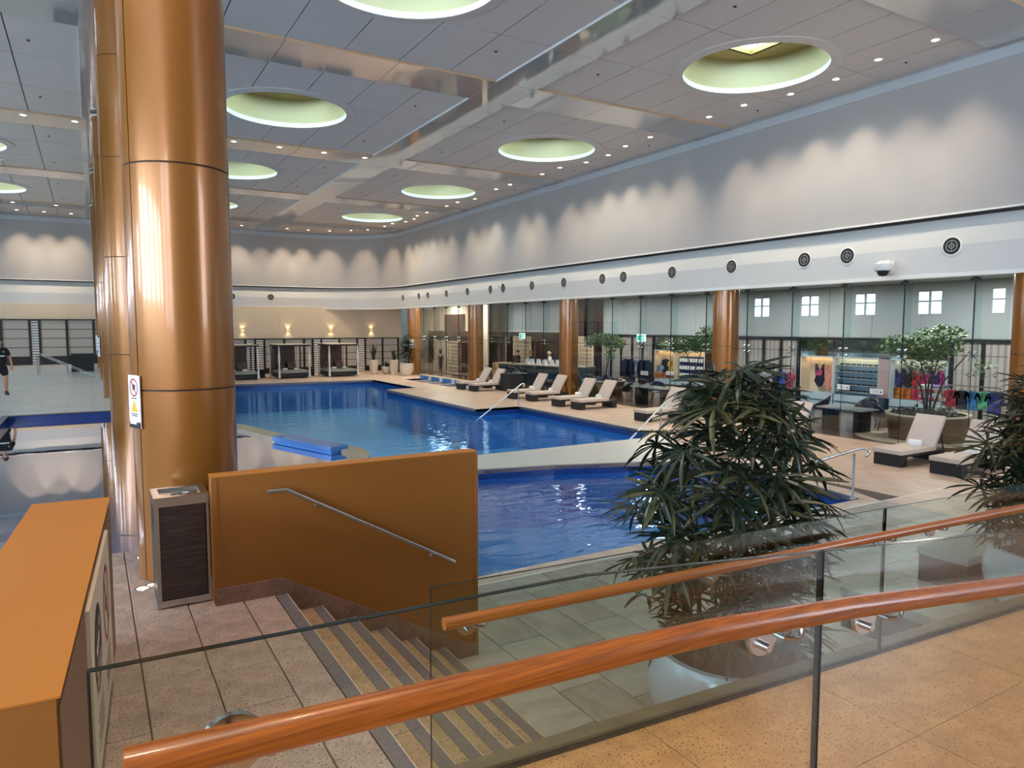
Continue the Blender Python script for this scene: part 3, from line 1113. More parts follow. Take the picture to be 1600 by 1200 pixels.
for i, (x, y) in enumerate(dl):
    inband = any(a <= y <= b for a, b in YB)
    if y < 43:
        aim = (XW, y, 6.9)
    else:
        v = Vector((x - (XW - RC), y - (YE - RC)))
        if x > XW - RC:
            v = v.normalized() * RC
            aim = (XW - RC + v.x, YE - RC + v.y, 6.9)
        else:
            aim = (x, YE, 6.9)
    downlight(x, y, ZBD if inband else ZC, 'glowing ceiling downlight along the cream wall, %s from the right edge' % ORD[i], aim, DOWNLIGHT_W * (1.0 if y < 40 else 2.2))
for i, (x, y) in enumerate(dl_end):
    downlight(x, y, ZC, 'glowing downlight above the left end wall, %s from the left edge' % ORD[i], (x, YE, 6.9), DOWNLIGHT_W * 2.2)
nm = ['glowing downlight in the ceiling band right beside the big column', 'second downlight from the column in the polished ceiling band',
      'third downlight from the column in the polished ceiling band', 'downlight in the ceiling band where it meets the long cross band',
      'left of two downlights in the ceiling band at the upper left', 'right of two downlights in the ceiling band at the upper left',
      'downlight in the far ceiling band at the left edge', 'downlight in the far ceiling band close to the rear columns']
for i, (x, y) in enumerate(dl_band):
    downlight(x, y, ZBD, nm[i], (x, y, 0), DOWNLIGHT_W * 0.6)

# added fill spots, unseen above the frame, brightening landing, stairs and corridor
for x, y in ((0.6, 5.4), (0.3, 3.4), (0.8, 0.6), (2.2, 1.9), (4.4, 1.9), (6.6, 1.9), (4.4, 5.2), (8.5, 5.2)):
    ld = bpy.data.lights.new('lobby_spot', 'SPOT')
    ld.energy = LOBBY_FILL_W
    ld.color = (1.0, 0.82, 0.62)
    ld.spot_size = math.radians(50)
    ld.spot_blend = 0.9
    ld.shadow_soft_size = 0.12
    lo = bpy.data.objects.new('lobby_spot', ld)
    COL.objects.link(lo)
    lo.location = (x, y, ZC - 0.05)
# ================================================================== COLUMNS
def shell(r, z0, z1, a0, a1):
    g = 0.005 / r
    return MB().lathe([(r - 0.012, z0), (r, z0 + 0.004), (r, z1 - 0.004), (r - 0.012, z1)], 24, a0=a0 + g, a1=a1 - g)


def make_column(label, x, y, z0, z1, r, seams, joints, group):
    t = thing('column', label, 'column', (x, y, z0), 0, group)
    t['kind'] = 'thing'
    MB().lathe([(r - 0.01, 0), (r - 0.01, z1 - z0)], 32).build('core', m_seam, t, smooth=True)
    zs = [0.0] + [j - z0 for j in joints if z0 < j < z1] + [z1 - z0]
    for a, b in zip(zs[:-1], zs[1:]):
        for i in range(len(seams)):
            s0 = seams[i]
            s1 = seams[(i + 1) % len(seams)]
            if s1 <= s0:
                s1 += 360
            shell(r, a + 0.004, b - 0.004, math.radians(s0), math.radians(s1)).build('cladding_panel', m_column, t, smooth=True)
    return t


JT = (2.49, 4.29, 6.09, 7.89)
left_lab = ['huge bronze-clad column in the foreground behind the steel litter bin', 'bronze-clad column standing in the water of the upper pool',
            'bronze-clad column at the far edge of the upper pool', 'slender-looking bronze column fourth in the row, with a white notice',
            'farthest bronze column of the row on the upper deck']
left_cols = []
for i, yc in enumerate((6.65, 15.4, 24.2, 32.95, 41.7)):
    z0 = 0.1 if i == 1 else ZL
    c = make_column(left_lab[i], 0.68, yc, z0, 9.04, 0.405, (-152, -21, 94), JT, 'bronze columns in a row on the upper level')
    MB().lathe([(0.40, 9.0 - z0), (0.44, 9.0 - z0), (0.44, 9.04 - z0)], 32).build('collar', m_white, c, smooth=True)
    left_cols.append(c)
right_lab = ['bronze column cut off by the right edge of the picture', 'bronze column rising behind the potted palm in the glass wall',
             'bronze column beside the row of loungers, next to the planted tree', 'bronze column between the bar counter and the lattice entrance',
             'bronze column beside the cream pots, with a white notice']
right_cols = []
for i, yc in enumerate((7.57, 16.35, 25.16, 33.76, 42.2)):
    right_cols.append(make_column(right_lab[i], 17.75, yc, 0.0, 4.2, 0.41, (-144, -30, 90), (2.4,), 'bronze columns along the glass wall'))


def board_on(parent, ang, r, zc, w, h, name='notice_board', m=m_sign):
    """flat board tangent to a column; returns the board object (local x = width, z = height)"""
    a = math.radians(ang)
    o = B(-w / 2, w / 2, -0.008, 0.0, -h / 2, h / 2).build(name, m, parent, loc=((r + 0.004) * math.cos(a), (r + 0.004) * math.sin(a), zc), rot=(0, 0, a + PI / 2))
    return o


def ring_xz(mb, cx, cz, r, w, y=-0.0095, n=24):
    pts = []
    for i in range(n):
        a0, a1 = i * 2 * PI / n, (i + 1) * 2 * PI / n
        mb.quad((cx + r * math.cos(a0), y, cz + r * math.sin(a0)), (cx + r * math.cos(a1), y, cz + r * math.sin(a1)),
                (cx + (r - w) * math.cos(a1), y, cz + (r - w) * math.sin(a1)), (cx + (r - w) * math.cos(a0), y, cz + (r - w) * math.sin(a0)))
    return mb


# safety notice on the foreground column (front face of the board is local -y)
sg = board_on(left_cols[0], -160, 0.405, 2.395 - ZL, 0.2, 0.43, 'safety_notice')
sg['label'] = 'white safety notice with prohibition ring and warning triangle'
sg.rotation_euler = (0, 0, math.radians(-160) + PI / 2)
mb = ring_xz(MB(), 0, 0.115, 0.075, 0.014)
mb.quad((-0.055, -0.0097, 0.17), (-0.045, -0.0097, 0.18), (0.055, -0.0097, 0.06), (0.045, -0.0097, 0.05))
mb.build('prohibition_ring', m_signred, sg)
MB().ngon([(-0.02, -0.0096, 0.09), (0.025, -0.0096, 0.1), (0.03, -0.0096, 0.135), (-0.03, -0.0096, 0.15)]).build('swimmer_mark', m_signblack, sg)
MB().ngon([(-0.065, -0.0096, -0.085), (0.065, -0.0096, -0.085), (0.0, -0.0096, 0.02)]).build('warning_triangle', m_signyellow, sg)
for zz, ww in ((0.028, 0.05), (-0.1, 0.06), (-0.115, 0.05)):
    B(-ww, ww, -0.0097, -0.009, zz - 0.004, zz + 0.004).build('text_line', m_signblack, sg)
B(-0.1, 0.1, -0.0098, -0.008, -0.215, -0.165).build('black_footer', m_signblack, sg)
B(-0.085, 0.03, -0.0104, -0.0095, -0.185, -0.135).build('small_label', m_sign, sg)
for c, ang, zc, w, h in ((right_cols[4], -135, 1.95, 0.32, 0.55), (left_cols[3], -165, 1.85, 0.3, 0.75), (left_cols[4], -165, 1.85, 0.3, 0.75)):
    zc2 = zc if c is right_cols[4] else zc - ZL + 0.35
    s_ = board_on(c, ang, 0.41 if c is right_cols[4] else 0.405, zc2, w, h)
    for q in range(3):
        B(-w * 0.3, w * 0.3, -0.0097, -0.008, -h * 0.25 + q * h * 0.22, -h * 0.2 + q * h * 0.22).build('text_line', mat('notice_grey_%d' % q, rgb(150, 160, 176), 0.5) if c is right_cols[4] else m_cushion_g, s_)

# ================================================================== LITTER BIN
bn = thing('litter_bin', 'square steel litter bin with dark grained panels in front of the big column', 'bin', (0.535, 5.905, ZL))
w, d, h = 0.185, 0.185, 0.84
B(-w + 0.012, w - 0.012, -d + 0.012, d - 0.012, 0.03, h - 0.05).build('body', m_black, bn)
for sx in (-1, 1):
    for sy in (-1, 1):
        B(sx * w - 0.018 if sx > 0 else -w, sx * w if sx > 0 else -w + 0.03, sy * d - 0.03 if sy > 0 else -d, sy * d if sy > 0 else -d + 0.03, 0.06, h - 0.07).build('corner_post', m_steel, bn)
B(-w + 0.03, w - 0.03, -d + 0.004, -d + 0.012, 0.07, h - 0.07).build('grained_panel', m_binwood, bn)
B(-w + 0.03, w - 0.03, d - 0.012, d - 0.004, 0.07, h - 0.07).build('grained_panel', m_binwood, bn)
B(w - 0.012, w - 0.004, -d + 0.03, d - 0.03, 0.07, h - 0.07).build('grained_panel', m_binwood, bn)
sp = B(-w + 0.002, -w + 0.011, -d + 0.03, d - 0.03, 0.07, h - 0.07).build('glossy_side_panel', m_dark, bn)
B(-w, w, -d, d, 0.012, 0.062).build('plinth', m_steel, bn)
fr = MB()
fr.box(-w - 0.004, w + 0.004, -d - 0.004, -d + 0.045, h - 0.07, h)
fr.box(-w - 0.004, w + 0.004, d - 0.045, d + 0.004, h - 0.07, h)
fr.box(-w - 0.004, -w + 0.045, -d + 0.045, d - 0.045, h - 0.07, h)
fr.box(w - 0.045, w + 0.004, -d + 0.045, d - 0.045, h - 0.07, h)
fr.build('top_frame', m_steel, bn)
tray = MB().prism([(-w + 0.045, -d + 0.045), (w - 0.045, -d + 0.045), (w - 0.045, d - 0.045), (-w + 0.045, d - 0.045)], h - 0.026, h - 0.02,
                  holes=[[(0.01 + 0.07 * math.cos(-i * PI / 10), 0.07 * math.sin(-i * PI / 10) - 0.03) for i in range(20)]])
tray.build('lid_plate', m_steel, bn)
MB().lathe([(0.07, h - 0.016), (0.076, h - 0.016), (0.068, h - 0.16)], 20, 0.01, -0.03).build('opening_rim', m_steel, bn, smooth=True)
# tumbling white squiggle on the glossy side panel
for q in range(9):
    MB().lathe([(0.012, 0), (0.018, 0)], 8, sx=1, sy=1).xf(Matrix.Translation((-w + 0.001, -0.08, 0.14 + q * 0.062)) @ Matrix.Rotation(PI / 2, 4, 'Y')).build('swirl_mark', m_steel, sp)

# recessed floor uplights
for i, (x, y) in enumerate(((0.33, 7.15), (0.28, 6.28), (0.345, 6.33))):
    u = thing('floor_uplight', ['round floor uplight at the pool edge beside the big column', 'round floor uplight beside the litter bin', 'smaller floor uplight touching the side of the litter bin'][i], 'light', (x, y, ZL))
    rr = 0.045 if i < 2 else 0.03
    MB().lathe([(rr, 0.003), (rr + 0.014, 0.004), (rr + 0.018, 0.0)], 18).build('steel_ring', m_steel, u, smooth=True)
    MB().lathe([(0.001, 0.003), (rr, 0.003)], 18).build('lens', mat('uplight_lens_%d' % i, rgb(255, 250, 225), 0.4, emit=rgb(255, 246, 210), estr=1.6), u)

# ================================================================== GOLD STAIR WALL WITH STEEL RAIL
gw = thing('balustrade_wall', 'bronze-painted stair wall with a sloping steel handrail', 'wall', (0, 0, 0))
gw['kind'] = 'thing'
B(0.73, 2.95, 5.602, 5.75, -0.05, 1.882).build('body', m_gold, gw)
B(0.725, 2.955, 5.598, 5.754, 1.882, 1.89).build('cap', m_gold_littop, gw)  # thin sheet painting the wall's top face as lit
B(0.725, 0.765, 5.592, 5.603, 0.93, 1.86).build('edge_trim', m_gold, gw)
B(2.925, 2.955, 5.592, 5.603, 0.0, 1.86).build('edge_trim', m_gold, gw)
sk = [(0.735, 0.60), (0.735, 1.04), (1.22, 1.04), (2.86, 0.12), (2.952, 0.12), (2.952, -0.01), (2.0, -0.01)]
n = len(sk)
MB().add([(x, 5.585, z) for x, z in sk] + [(x, 5.602, z) for x, z in sk],
         [tuple(range(n)), tuple(reversed(range(n, 2 * n)))] + [(i, i + n, (i + 1) % n + n, (i + 1) % n) for i in range(n)]).build('stone_skirting', m_skirt, gw)
rail = MB().tube([(1.11, 5.53, 1.75), (1.25, 5.53, 1.75), (1.27, 5.53, 1.742), (2.69, 5.53, 0.935)], 0.017, 12).build('handrail', m_steel, gw, smooth=True)
for xx, zz in ((1.5, 1.61), (2.5, 1.043)):
    MB().tube([(xx, 5.53, zz - 0.015), (xx, 5.56, zz - 0.03), (xx, 5.601, zz - 0.03)], 0.006, 8).build('rail_bracket', m_steel, rail, smooth=True)
    MB().tube([(xx, 5.596, zz - 0.03), (xx, 5.602, zz - 0.03)], 0.022, 12).build('rail_bracket', m_steel, rail, smooth=True)

# ================================================================== LEFT PARAPET BLOCK WITH SIGN
pb = thing('parapet_block', 'bronze parapet block at the lower left with a cream sign board on its side', 'wall', (-0.12, 2.45, ZL), KA)
pb['kind'] = 'thing'
# local: x to the right face at 0, y away
L = 2.79
B(-0.42, -0.012, 0.0, L, -0.02, 0.984).build('body', m_gold, pb)
B(-0.425, 0.0, -0.004, L + 0.004, 0.984, 0.99).build('cap', m_gold_littop, pb)  # thin lighter sheet, the lit top of the block put into colour
B(-0.014, -0.004, 0.015, L - 0.015, 0.0, 0.95).build('side_panel', mat('dull_brown_panel', rgb(128, 98, 72), 0.45, metal=0.2), pb)
bd = B(-0.004, 0.012, 0.88, 2.2, 0.12, 0.925).build('sign_board', m_signcream, pb)
bd['label'] = 'cream sign board with a black disc and a red prohibition ring'


def ring_yz(mb, cy, cz, r, w, x, n=28):
    for i in range(n):
        a0, a1 = i * 2 * PI / n, (i + 1) * 2 * PI / n
        mb.quad((x, cy + r * math.cos(a0), cz + r * math.sin(a0)), (x, cy + r * math.cos(a1), cz + r * math.sin(a1)),
                (x, cy + (r - w) * math.cos(a1), cz + (r - w) * math.sin(a1)), (x, cy + (r - w) * math.cos(a0), cz + (r - w) * math.sin(a0)))
    return mb


MB().ngon([(0.0135, 1.22 + 0.2 * math.cos(i * PI / 14), 0.63 + 0.2 * math.sin(i * PI / 14)) for i in range(28)]).build('black_disc', m_signblack, bd)
# pale swimmer figure on the disc: arm, head, body, three waves
fg = MB()
fg.ngon([(0.0145, 1.3 + 0.028 * math.cos(i * PI / 6), 0.73 + 0.028 * math.sin(i * PI / 6)) for i in range(12)])
fg.ngon([(0.0145, 1.1, 0.66), (0.0145, 1.25, 0.7), (0.0145, 1.28, 0.67), (0.0145, 1.14, 0.61)])
for q in range(3):
    fg.ngon([(0.0145, 1.08, 0.57 - q * 0.05), (0.0145, 1.36, 0.585 - q * 0.05), (0.0145, 1.36, 0.565 - q * 0.05), (0.0145, 1.08, 0.55 - q * 0.05)])
fg.build('swimmer_figure', m_signcream, bd)
rr = ring_yz(MB(), 1.82, 0.63, 0.2, 0.035, 0.0135)
rr.quad((0.0138, 1.69, 0.77), (0.0138, 1.715, 0.795), (0.0138, 1.955, 0.495), (0.0138, 1.93, 0.47))
rr.build('prohibition_ring', m_signred, bd)
MB().ngon([(0.0133, 1.74, 0.6), (0.0133, 1.9, 0.62), (0.0133, 1.9, 0.66), (0.0133, 1.74, 0.645)]).build('cigarette_mark', m_signblack, bd)
for q in range(5):
    B(0.0125, 0.0135, 1.05 + (q % 2) * 0.05, 1.4, 0.36 - q * 0.035, 0.368 - q * 0.035).build('text_line', m_planter, bd)
    B(0.0125, 0.0135, 1.65 + (q % 2) * 0.05, 2.0, 0.36 - q * 0.035, 0.368 - q * 0.035).build('text_line', m_planter, bd)

# ================================================================== GLASS BALUSTRADES WITH TIMBER RAILS


def bracket(parent, px, py, pz, rail_y, rail_z, sx=1, yd=-1):
    """plate on the glass at (px,py,pz), arm under the rail"""
    b = MB().tube([(px, py, pz), (px, py + yd * 0.012, pz)], 0.05, 20).build('rail_bracket', m_steel, parent, smooth=True)
    MB().tube([(px, py, pz + 0.018), (px, rail_y, pz + 0.018), (px + sx * 0.006, rail_y, pz + 0.018), (px + sx * 0.05, rail_y, pz + 0.008), (px + sx * 0.06, rail_y, pz + 0.016), (px + sx * 0.063, rail_y, rail_z - 0.02)], 0.006, 8).build('arm', m_steel, b, smooth=True)
    MB().tube([(px, py, pz - 0.024), (px, py + yd * 0.032, pz - 0.024)], 0.011, 10).build('bolt', m_steel, b, smooth=True)
    return b


fb = thing('glass_balustrade', 'glass balustrade with timber handrail at the foot of the stairs, beyond the corridor', 'railing', (1.25, 2.82, ZL), KA)
for (a, b) in ((0.0, 3.055), (3.075, 6.25), (6.27, 9.5)):
    p = B(a, b, -0.006, 0.006, 0.0, 0.94).build('pane', m_glass, fb)
    B(a, b, -0.0062, 0.0062, 0.94, 0.9415).build('edge', m_glass_edge, p)
    B(b, b + 0.004, -0.0062, 0.0062, 0.0, 0.9415).build('edge', m_glass_edge, p)
    B(a - 0.003, a, -0.0062, 0.0062, 0.0, 0.9415).build('edge', m_glass_edge, p)
for i in range(5):
    B(i * 2.1 + 0.002, i * 2.1 + 2.098, 0.012, 0.1, -0.3, 0.018).build('kerb_stone', m_kerbstone, fb)
B(0, 10.5, -0.03, 0.012, -0.05, 0.002).build('base_channel', m_seam, fb)
B(0.0, 10.5, 0.0, 0.09, -1.0, -0.3).build('wall_face', m_land, fb)
hr = MB().tube([(0.03, -0.085, 0.80), (2.0, -0.085, 0.80), (6.0, -0.085, 0.80), (9.5, -0.085, 0.80)], 0.028, 16).build('handrail', m_wood, fb, smooth=True)
for xx in (0.17, 1.62, 3.0, 3.52, 5.4):
    bracket(fb, xx, -0.006, 0.745, -0.085, 0.80)

nb = thing('glass_balustrade', 'nearest glass balustrade with a thick timber handrail crossing the bottom of the picture', 'railing', (0, 1.15, 0.94))


def gz(x):
    return (2.51 - 0.023 * (x + 0.02) if x <= 0.86 else 2.49 - 0.0965 * (x - 0.86)) - 0.94


def pane_poly(xs):
    top = [(x, gz(x)) for x in xs]
    poly = [(xs[0], 0.0), (xs[-1], 0.0)] + list(reversed(top))
    n = len(poly)
    return MB().add([(x, -0.006, z) for x, z in poly] + [(x, 0.006, z) for x, z in poly],
                    [tuple(range(n)), tuple(reversed(range(n, 2 * n)))] + [(i, i + n, (i + 1) % n + n, (i + 1) % n) for i in range(n)]), top


for xs in ((-0.02, 0.86, 1.614), (1.628, 3.7), (3.715, 6.0)):
    mbp, top = pane_poly(xs)
    p = mbp.build('pane', m_glass, nb)
    for (xa, za), (xb, zb) in zip(top[:-1], top[1:]):
        MB().add([(xa, -0.0063, za), (xb, -0.0063, zb), (xb, 0.0063, zb), (xa, 0.0063, za), (xa, -0.0063, za + 0.0015), (xb, -0.0063, zb + 0.0015), (xb, 0.0063, zb + 0.0015), (xa, 0.0063, za + 0.0015)],
                 [(0, 3, 2, 1), (4, 5, 6, 7), (0, 1, 5, 4), (1, 2, 6, 5), (2, 3, 7, 6), (3, 0, 4, 7)]).build('edge', m_glass_edge, p)
    xe, ze = top[-1]
    B(xe, xe + 0.006, -0.0063, 0.0063, 0.0, ze + 0.001).build('edge', m_glass_edge, p)
    xe, ze = top[0]
    B(xe - 0.004, xe, -0.0063, 0.0063, 0.0, ze + 0.001).build('edge', m_glass_edge, p)
B(-0.02, 6.0, -0.05, 0.05, -0.05, 0.03).build('base_channel', m_kerbstone, nb)
rp = [(0.015, -0.08, 2.397 - 0.94), (0.46, -0.08, 2.373 - 0.94), (0.90, -0.08, 2.352 - 0.94), (1.0, -0.08, 2.346 - 0.94), (1.15, -0.08, 2.337 - 0.94), (1.63, -0.08, 2.29 - 0.94), (2.54, -0.08, 2.18 - 0.94), (5.0, -0.08, 1.9 - 0.94)]
MB().tube(rp, 0.0275, 20).build('handrail', m_wood, nb, smooth=True)
for xx, zz in ((0.165, 2.35), (1.385, 2.248), (1.80, 2.208), (3.5, 2.03)):
    bracket(nb, xx, -0.006, zz - 0.94, -0.08, zz - 0.94 + 0.055)

# ================================================================== POTTED PALMS


def fan_mesh(nl, L, spread, seed):
    rnd = random.Random(seed)
    mb = MB()
    mb.tube([(-0.3, 0, -0.06), (-0.1, 0, 0.012), (0, 0, 0)], 0.005, 5)
    for i in range(nl):
        a = math.radians(-spread + 2 * spread * i / (nl - 1) + rnd.uniform(-4, 4))
        ll = L * (1.0 - 0.22 * abs(i / (nl - 1) - 0.5) * 2) * rnd.uniform(0.88, 1.08)
        w = 0.0185 * rnd.uniform(0.85, 1.15)
        dr = rnd.uniform(0.05, 0.6)
        c, s = math.cos(a), math.sin(a)
        pts = []
        ns = 6
        for k_ in range(ns):
            t = k_ / (ns - 1)
            r = ll * t
            z = 0.10 * ll * t * 1.5 - dr * ll * t * t
            ww = w * (0.35 + 1.3 * t) if t < 0.5 else w * (1.0 - 0.55 * ((t - 0.5) / 0.5) ** 2)
            if k_ == ns - 1:
                ww *= 0.5
            lift = ww * 0.45
            pts.append([(r * c - s * ww, r * s + c * ww, z + lift), (r * c, r * s, z), (r * c + s * ww, r * s - c * ww, z + lift)])
        for k_ in range(ns - 1):
            A, Bq = pts[k_], pts[k_ + 1]
            mb.quad(A[0], A[1], Bq[1], Bq[0])
            mb.quad(A[1], A[2], Bq[2], Bq[1])
    return mb


FANS = []


def palm(label, loc, seed, nf=110, H=2.0, R=0.62):
    rnd = random.Random(seed)
    t = thing('potted_palm', label, 'plant', loc, 0, 'potted lady palms')
    MB().lathe([(0.001, 0.0), (0.34, 0.0), (0.46, 0.08), (0.565, 0.24), (0.61, 0.42), (0.60, 0.56), (0.555, 0.70), (0.545, 0.715), (0.50, 0.715), (0.485, 0.68), (0.49, 0.6)], 40).build('pot', m_pot, t, smooth=True)
    MB().lathe([(0.001, 0.63), (0.49, 0.62)], 28).build('soil', m_soil, t)
    if not FANS:
        for i in range(6):
            FANS.append(fan_mesh(rnd.choice((7, 8, 9)), 0.29 + 0.035 * (i % 3), (95, 115, 130)[i % 3], 50 + i).build('fan_leaf', (m_leafp, m_leafp, m_leafp2)[i % 3], t))
        used = set()
    else:
        used = None
    canes = []
    for i in range(16):
        a = rnd.uniform(0, 2 * PI)
        r = 0.3 * math.sqrt(rnd.random())
        x0, y0 = r * math.cos(a), r * math.sin(a)
        hh = 0.75 + (H - 0.75) * rnd.random() * (1 - 0.45 * r / 0.3)
        ox, oy = x0 * (1.2 + rnd.random() * 0.9), y0 * (1.2 + rnd.random() * 0.9)
        top = (ox, oy, 0.6 + hh * 0.92)
        MB().tube([(x0, y0, 0.6), ((x0 + ox) / 2 + rnd.uniform(-.03, .03), (y0 + oy) / 2, 0.6 + hh * 0.5), top], 0.011, 6, r2=0.008).build('cane', m_cane, t, smooth=True)
        canes.append((x0, y0, ox, oy, hh))
    prof = [(0.6, 0.46), (0.85, 0.58), (1.1, 0.70), (1.5, 0.80), (1.85, 0.76), (2.15, 0.62), (2.45, 0.36), (2.85, 0.06)]

    def rad(z):
        for (za, ra), (zb, rb) in zip(prof[:-1], prof[1:]):
            if za <= z <= zb:
                return ra + (rb - ra) * (z - za) / (zb - za)
        return 0.1
    az = 0.0
    for k_ in range(nf):
        z = 0.86 + 1.78 * ((k_ + 0.5) / nf) ** 1.05 + rnd.uniform(-0.1, 0.1)
        R_ = rad(z)
        f = 0.3 + 0.78 * math.sqrt(rnd.random())
        az += 2.39996 + rnd.uniform(-0.25, 0.25)
        r_ = R_ * f * (0.77 + 0.12 * math.sin(3 * az))
        fx, fy = math.cos(az) * r_, math.sin(az) * r_
        el = math.radians(62 - 72 * f + rnd.uniform(-14, 14))
        fy = max(fy, -0.36)
        rot = (rnd.uniform(-0.7, 0.7), -el * 0.6 + rnd.uniform(-0.45, 0.5), az + rnd.uniform(-0.4, 0.4))
        o = FANS[k_ % 6]
        if used is not None and k_ < 6:
            o.location = (fx, fy, z)
            o.rotation_euler = rot
        else:
            sc = rnd.uniform(0.85, 1.12)
            inst(o, 'fan_leaf', t, (fx, fy, z), rot, (sc, sc, sc))
    # crown leaves at the very top
    return t


palm('tall bushy lady palm in a round white pot behind the glass balustrade', (3.89, 3.45, 0.0), 11, nf=205, H=1.95)
palm('lady palm in a white pot cut off by the right edge of the picture', (8.42, 3.30, 0.0), 23, nf=205, H=2.0)


def low_bench(label, x0, x1, y0, y1):
    t = thing('low_bench', label, 'bench', ((x0 + x1) / 2, (y0 + y1) / 2, 0))
    w, d = (x1 - x0) / 2, (y1 - y0) / 2
    MB().cbox(-w, w, -d, d, 0.31, 0.41, 0.02).build('cushion', m_cushion_g, t, smooth=True)
    B(-w + 0.02, w - 0.02, -d + 0.02, d - 0.02, 0.0, 0.31).build('base', m_wicker, t)
    return t


low_bench('low bench with grey cushion and brown base seen through the glass, beside the palm pot', 6.37, 6.98, 2.85, 4.3)
low_bench('low grey-cushioned bench half hidden behind the right-hand palm pot', 8.36, 9.7, 4.08, 4.66)
# ================================================================== GLASS WALL ALONG THE SHOPS
XG = 17.6
cy = (7.57, 16.35, 25.16, 33.76, 42.2)
bays = [(7.99, 15.93, (8.75, 10.4, 12.05, 13.7, 15.35)), (16.77, 24.74, (17.06, 18.72, 20.35, 22.0, 23.65)),
        (25.58, 33.34, (26.9, 28.45, 30.1, 31.75)), (34.18, 41.78, (35.5, 37.1, 38.7, 40.3)), (1.5, 7.15, (3.2, 4.85, 6.5))]
ZJ = 2.33
for bi, (ya, yb, js) in enumerate(bays):
    w = struct(B(XG - 0.03, XG + 0.03, ya, yb, -0.01, 0.012).build('window_%d' % (bi + 21), m_steel), 'frameless glass wall bay')
    ys = [ya, *js, yb]
    for a, b in zip(ys[:-1], ys[1:]):
        B(XG - 0.006, XG + 0.006, a + 0.006, b - 0.006, 0.012, ZJ - 0.006).build('pane', m_wallglass, w)
        B(XG - 0.006, XG + 0.006, a + 0.006, b - 0.006, ZJ + 0.006, 4.2).build('pane', m_wallglass, w)
        B(XG - 0.005, XG + 0.005, a + 0.006, b - 0.006, ZJ - 0.006, ZJ + 0.006).build('joint', m_glass_edge, w)
    for j in js:
        B(XG - 0.006, XG + 0.006, j - 0.006, j + 0.006, 0.012, ZJ).build('joint', m_glass_edge, w)
        B(XG - 0.012, XG + 0.012, j - 0.012, j + 0.012, ZJ, 4.2).build('joint', m_black, w)
        B(XG + 0.02, XG + 0.32, j - 0.01, j + 0.01, ZJ - 0.15, 4.2).build('glass_fin', m_finglass, w)
        MB().lathe([(0.001, 4.06), (0.11, 4.07), (0.11, 4.12), (0.05, 4.15)], 14, XG + 0.02, j).build('top_fitting', m_black, w, smooth=True)
        f = MB()
        for dy in (-0.09, 0.09):
            for dz in (-0.09, 0.09):
                f.tube([(XG - 0.03, j + dy, ZJ + dz), (XG + 0.03, j + dy, ZJ + dz)], 0.03, 10)
                f.tube([(XG + 0.02, j + dy, ZJ + dz), (XG + 0.06, j, ZJ)], 0.012, 6)
        f.build('spider_fitting', m_steel, w, smooth=True)

# bulkhead jet vents
vy = [9.18, 11.84, 13.16, 15.8, 18.44, 21.04, 22.32, 24.95, 27.48, 30.09, 31.37, 33.89, 36.49, 39.04, 40.38, 42.95]
vroot = None


def vent_build(t):
    R = Matrix.Rotation(-PI / 2, 4, 'Y')
    MB().lathe([(0.23, 0.0), (0.225, 0.014), (0.195, 0.018), (0.19, 0.0)], 28).xf(R).build('flange', m_white, t, smooth=True)
    MB().lathe([(0.195, 0.016), (0.15, 0.004), (0.10, 0.012), (0.06, 0.006), (0.001, 0.006)], 28).xf(R).build('nozzle', m_black, t, smooth=True)
    r = MB()
    r.lathe([(0.115, 0.02), (0.125, 0.026), (0.135, 0.02)], 28)
    r.lathe([(0.045, 0.02), (0.055, 0.026), (0.065, 0.02)], 20)
    r.box(-0.13, 0.13, -0.004, 0.004, 0.018, 0.024)
    r.box(-0.004, 0.004, -0.13, 0.13, 0.018, 0.024)
    r.xf(R).build('crosshair_guide', m_cushion_g, t)


for i, y in enumerate(vy):
    lab = 'round black jet vent on the white bulkhead, %s from the right edge' % ORD[i]
    if vroot is None:
        vroot = thing('air_vent', lab, 'vent', (XW - 0.002, y, 4.88), 0, 'jet vents on the bulkhead')
        vent_build(vroot)
    else:
        copy_tree(vroot, (XW - 0.002, y, 4.88), 0, lab)
for i, x in enumerate((7.75, 10.1)):
    copy_tree(vroot, (x, YE - 0.004, 4.92), PI / 2, ['round black vent on the end bulkhead right beside the big column', 'round black vent on the end bulkhead left of the curved corner'][i])

# dome camera
dc = thing('dome_camera', 'white dome security camera bracketed on the bulkhead', 'camera', (17.0, 10.62, 4.36))
MB().lathe([(0.001, 0.28), (0.08, 0.275), (0.17, 0.22), (0.2, 0.2), (0.205, 0.05), (0.19, 0.03)], 24).build('housing', m_white, dc, smooth=True)
MB().lathe([(0.19, 0.03), (0.14, 0.02), (0.13, -0.03), (0.09, -0.09), (0.001, -0.11)], 24).build('dome', m_black, dc, smooth=True)
MB().tube([(0.1, 0, 0.25), (0.2, 0, 0.27), (0.34, 0, 0.16)], 0.045, 10).build('arm', m_white, dc, smooth=True)
B(0.31, 0.345, -0.09, 0.09, -0.02, 0.3).build('wall_plate', m_white, dc)
for i, (x, y, z) in enumerate(((17.2, 44.9, 4.42), (17.15, 30.0, 5.0))):
    t = thing('bullet_camera', ['tiny white camera under the far jet vents near the curved corner', 'small white camera mounted in front of the bulkhead vents'][i], 'camera', (x, y, z))
    MB().tube([(0, 0, 0), (-0.16, -0.1, -0.05)], 0.06, 12).build('housing', m_white, t, smooth=True)
    MB().tube([(0, 0, 0), (0.13, 0, 0.08)], 0.025, 8).build('bracket', m_dark, t, smooth=True)

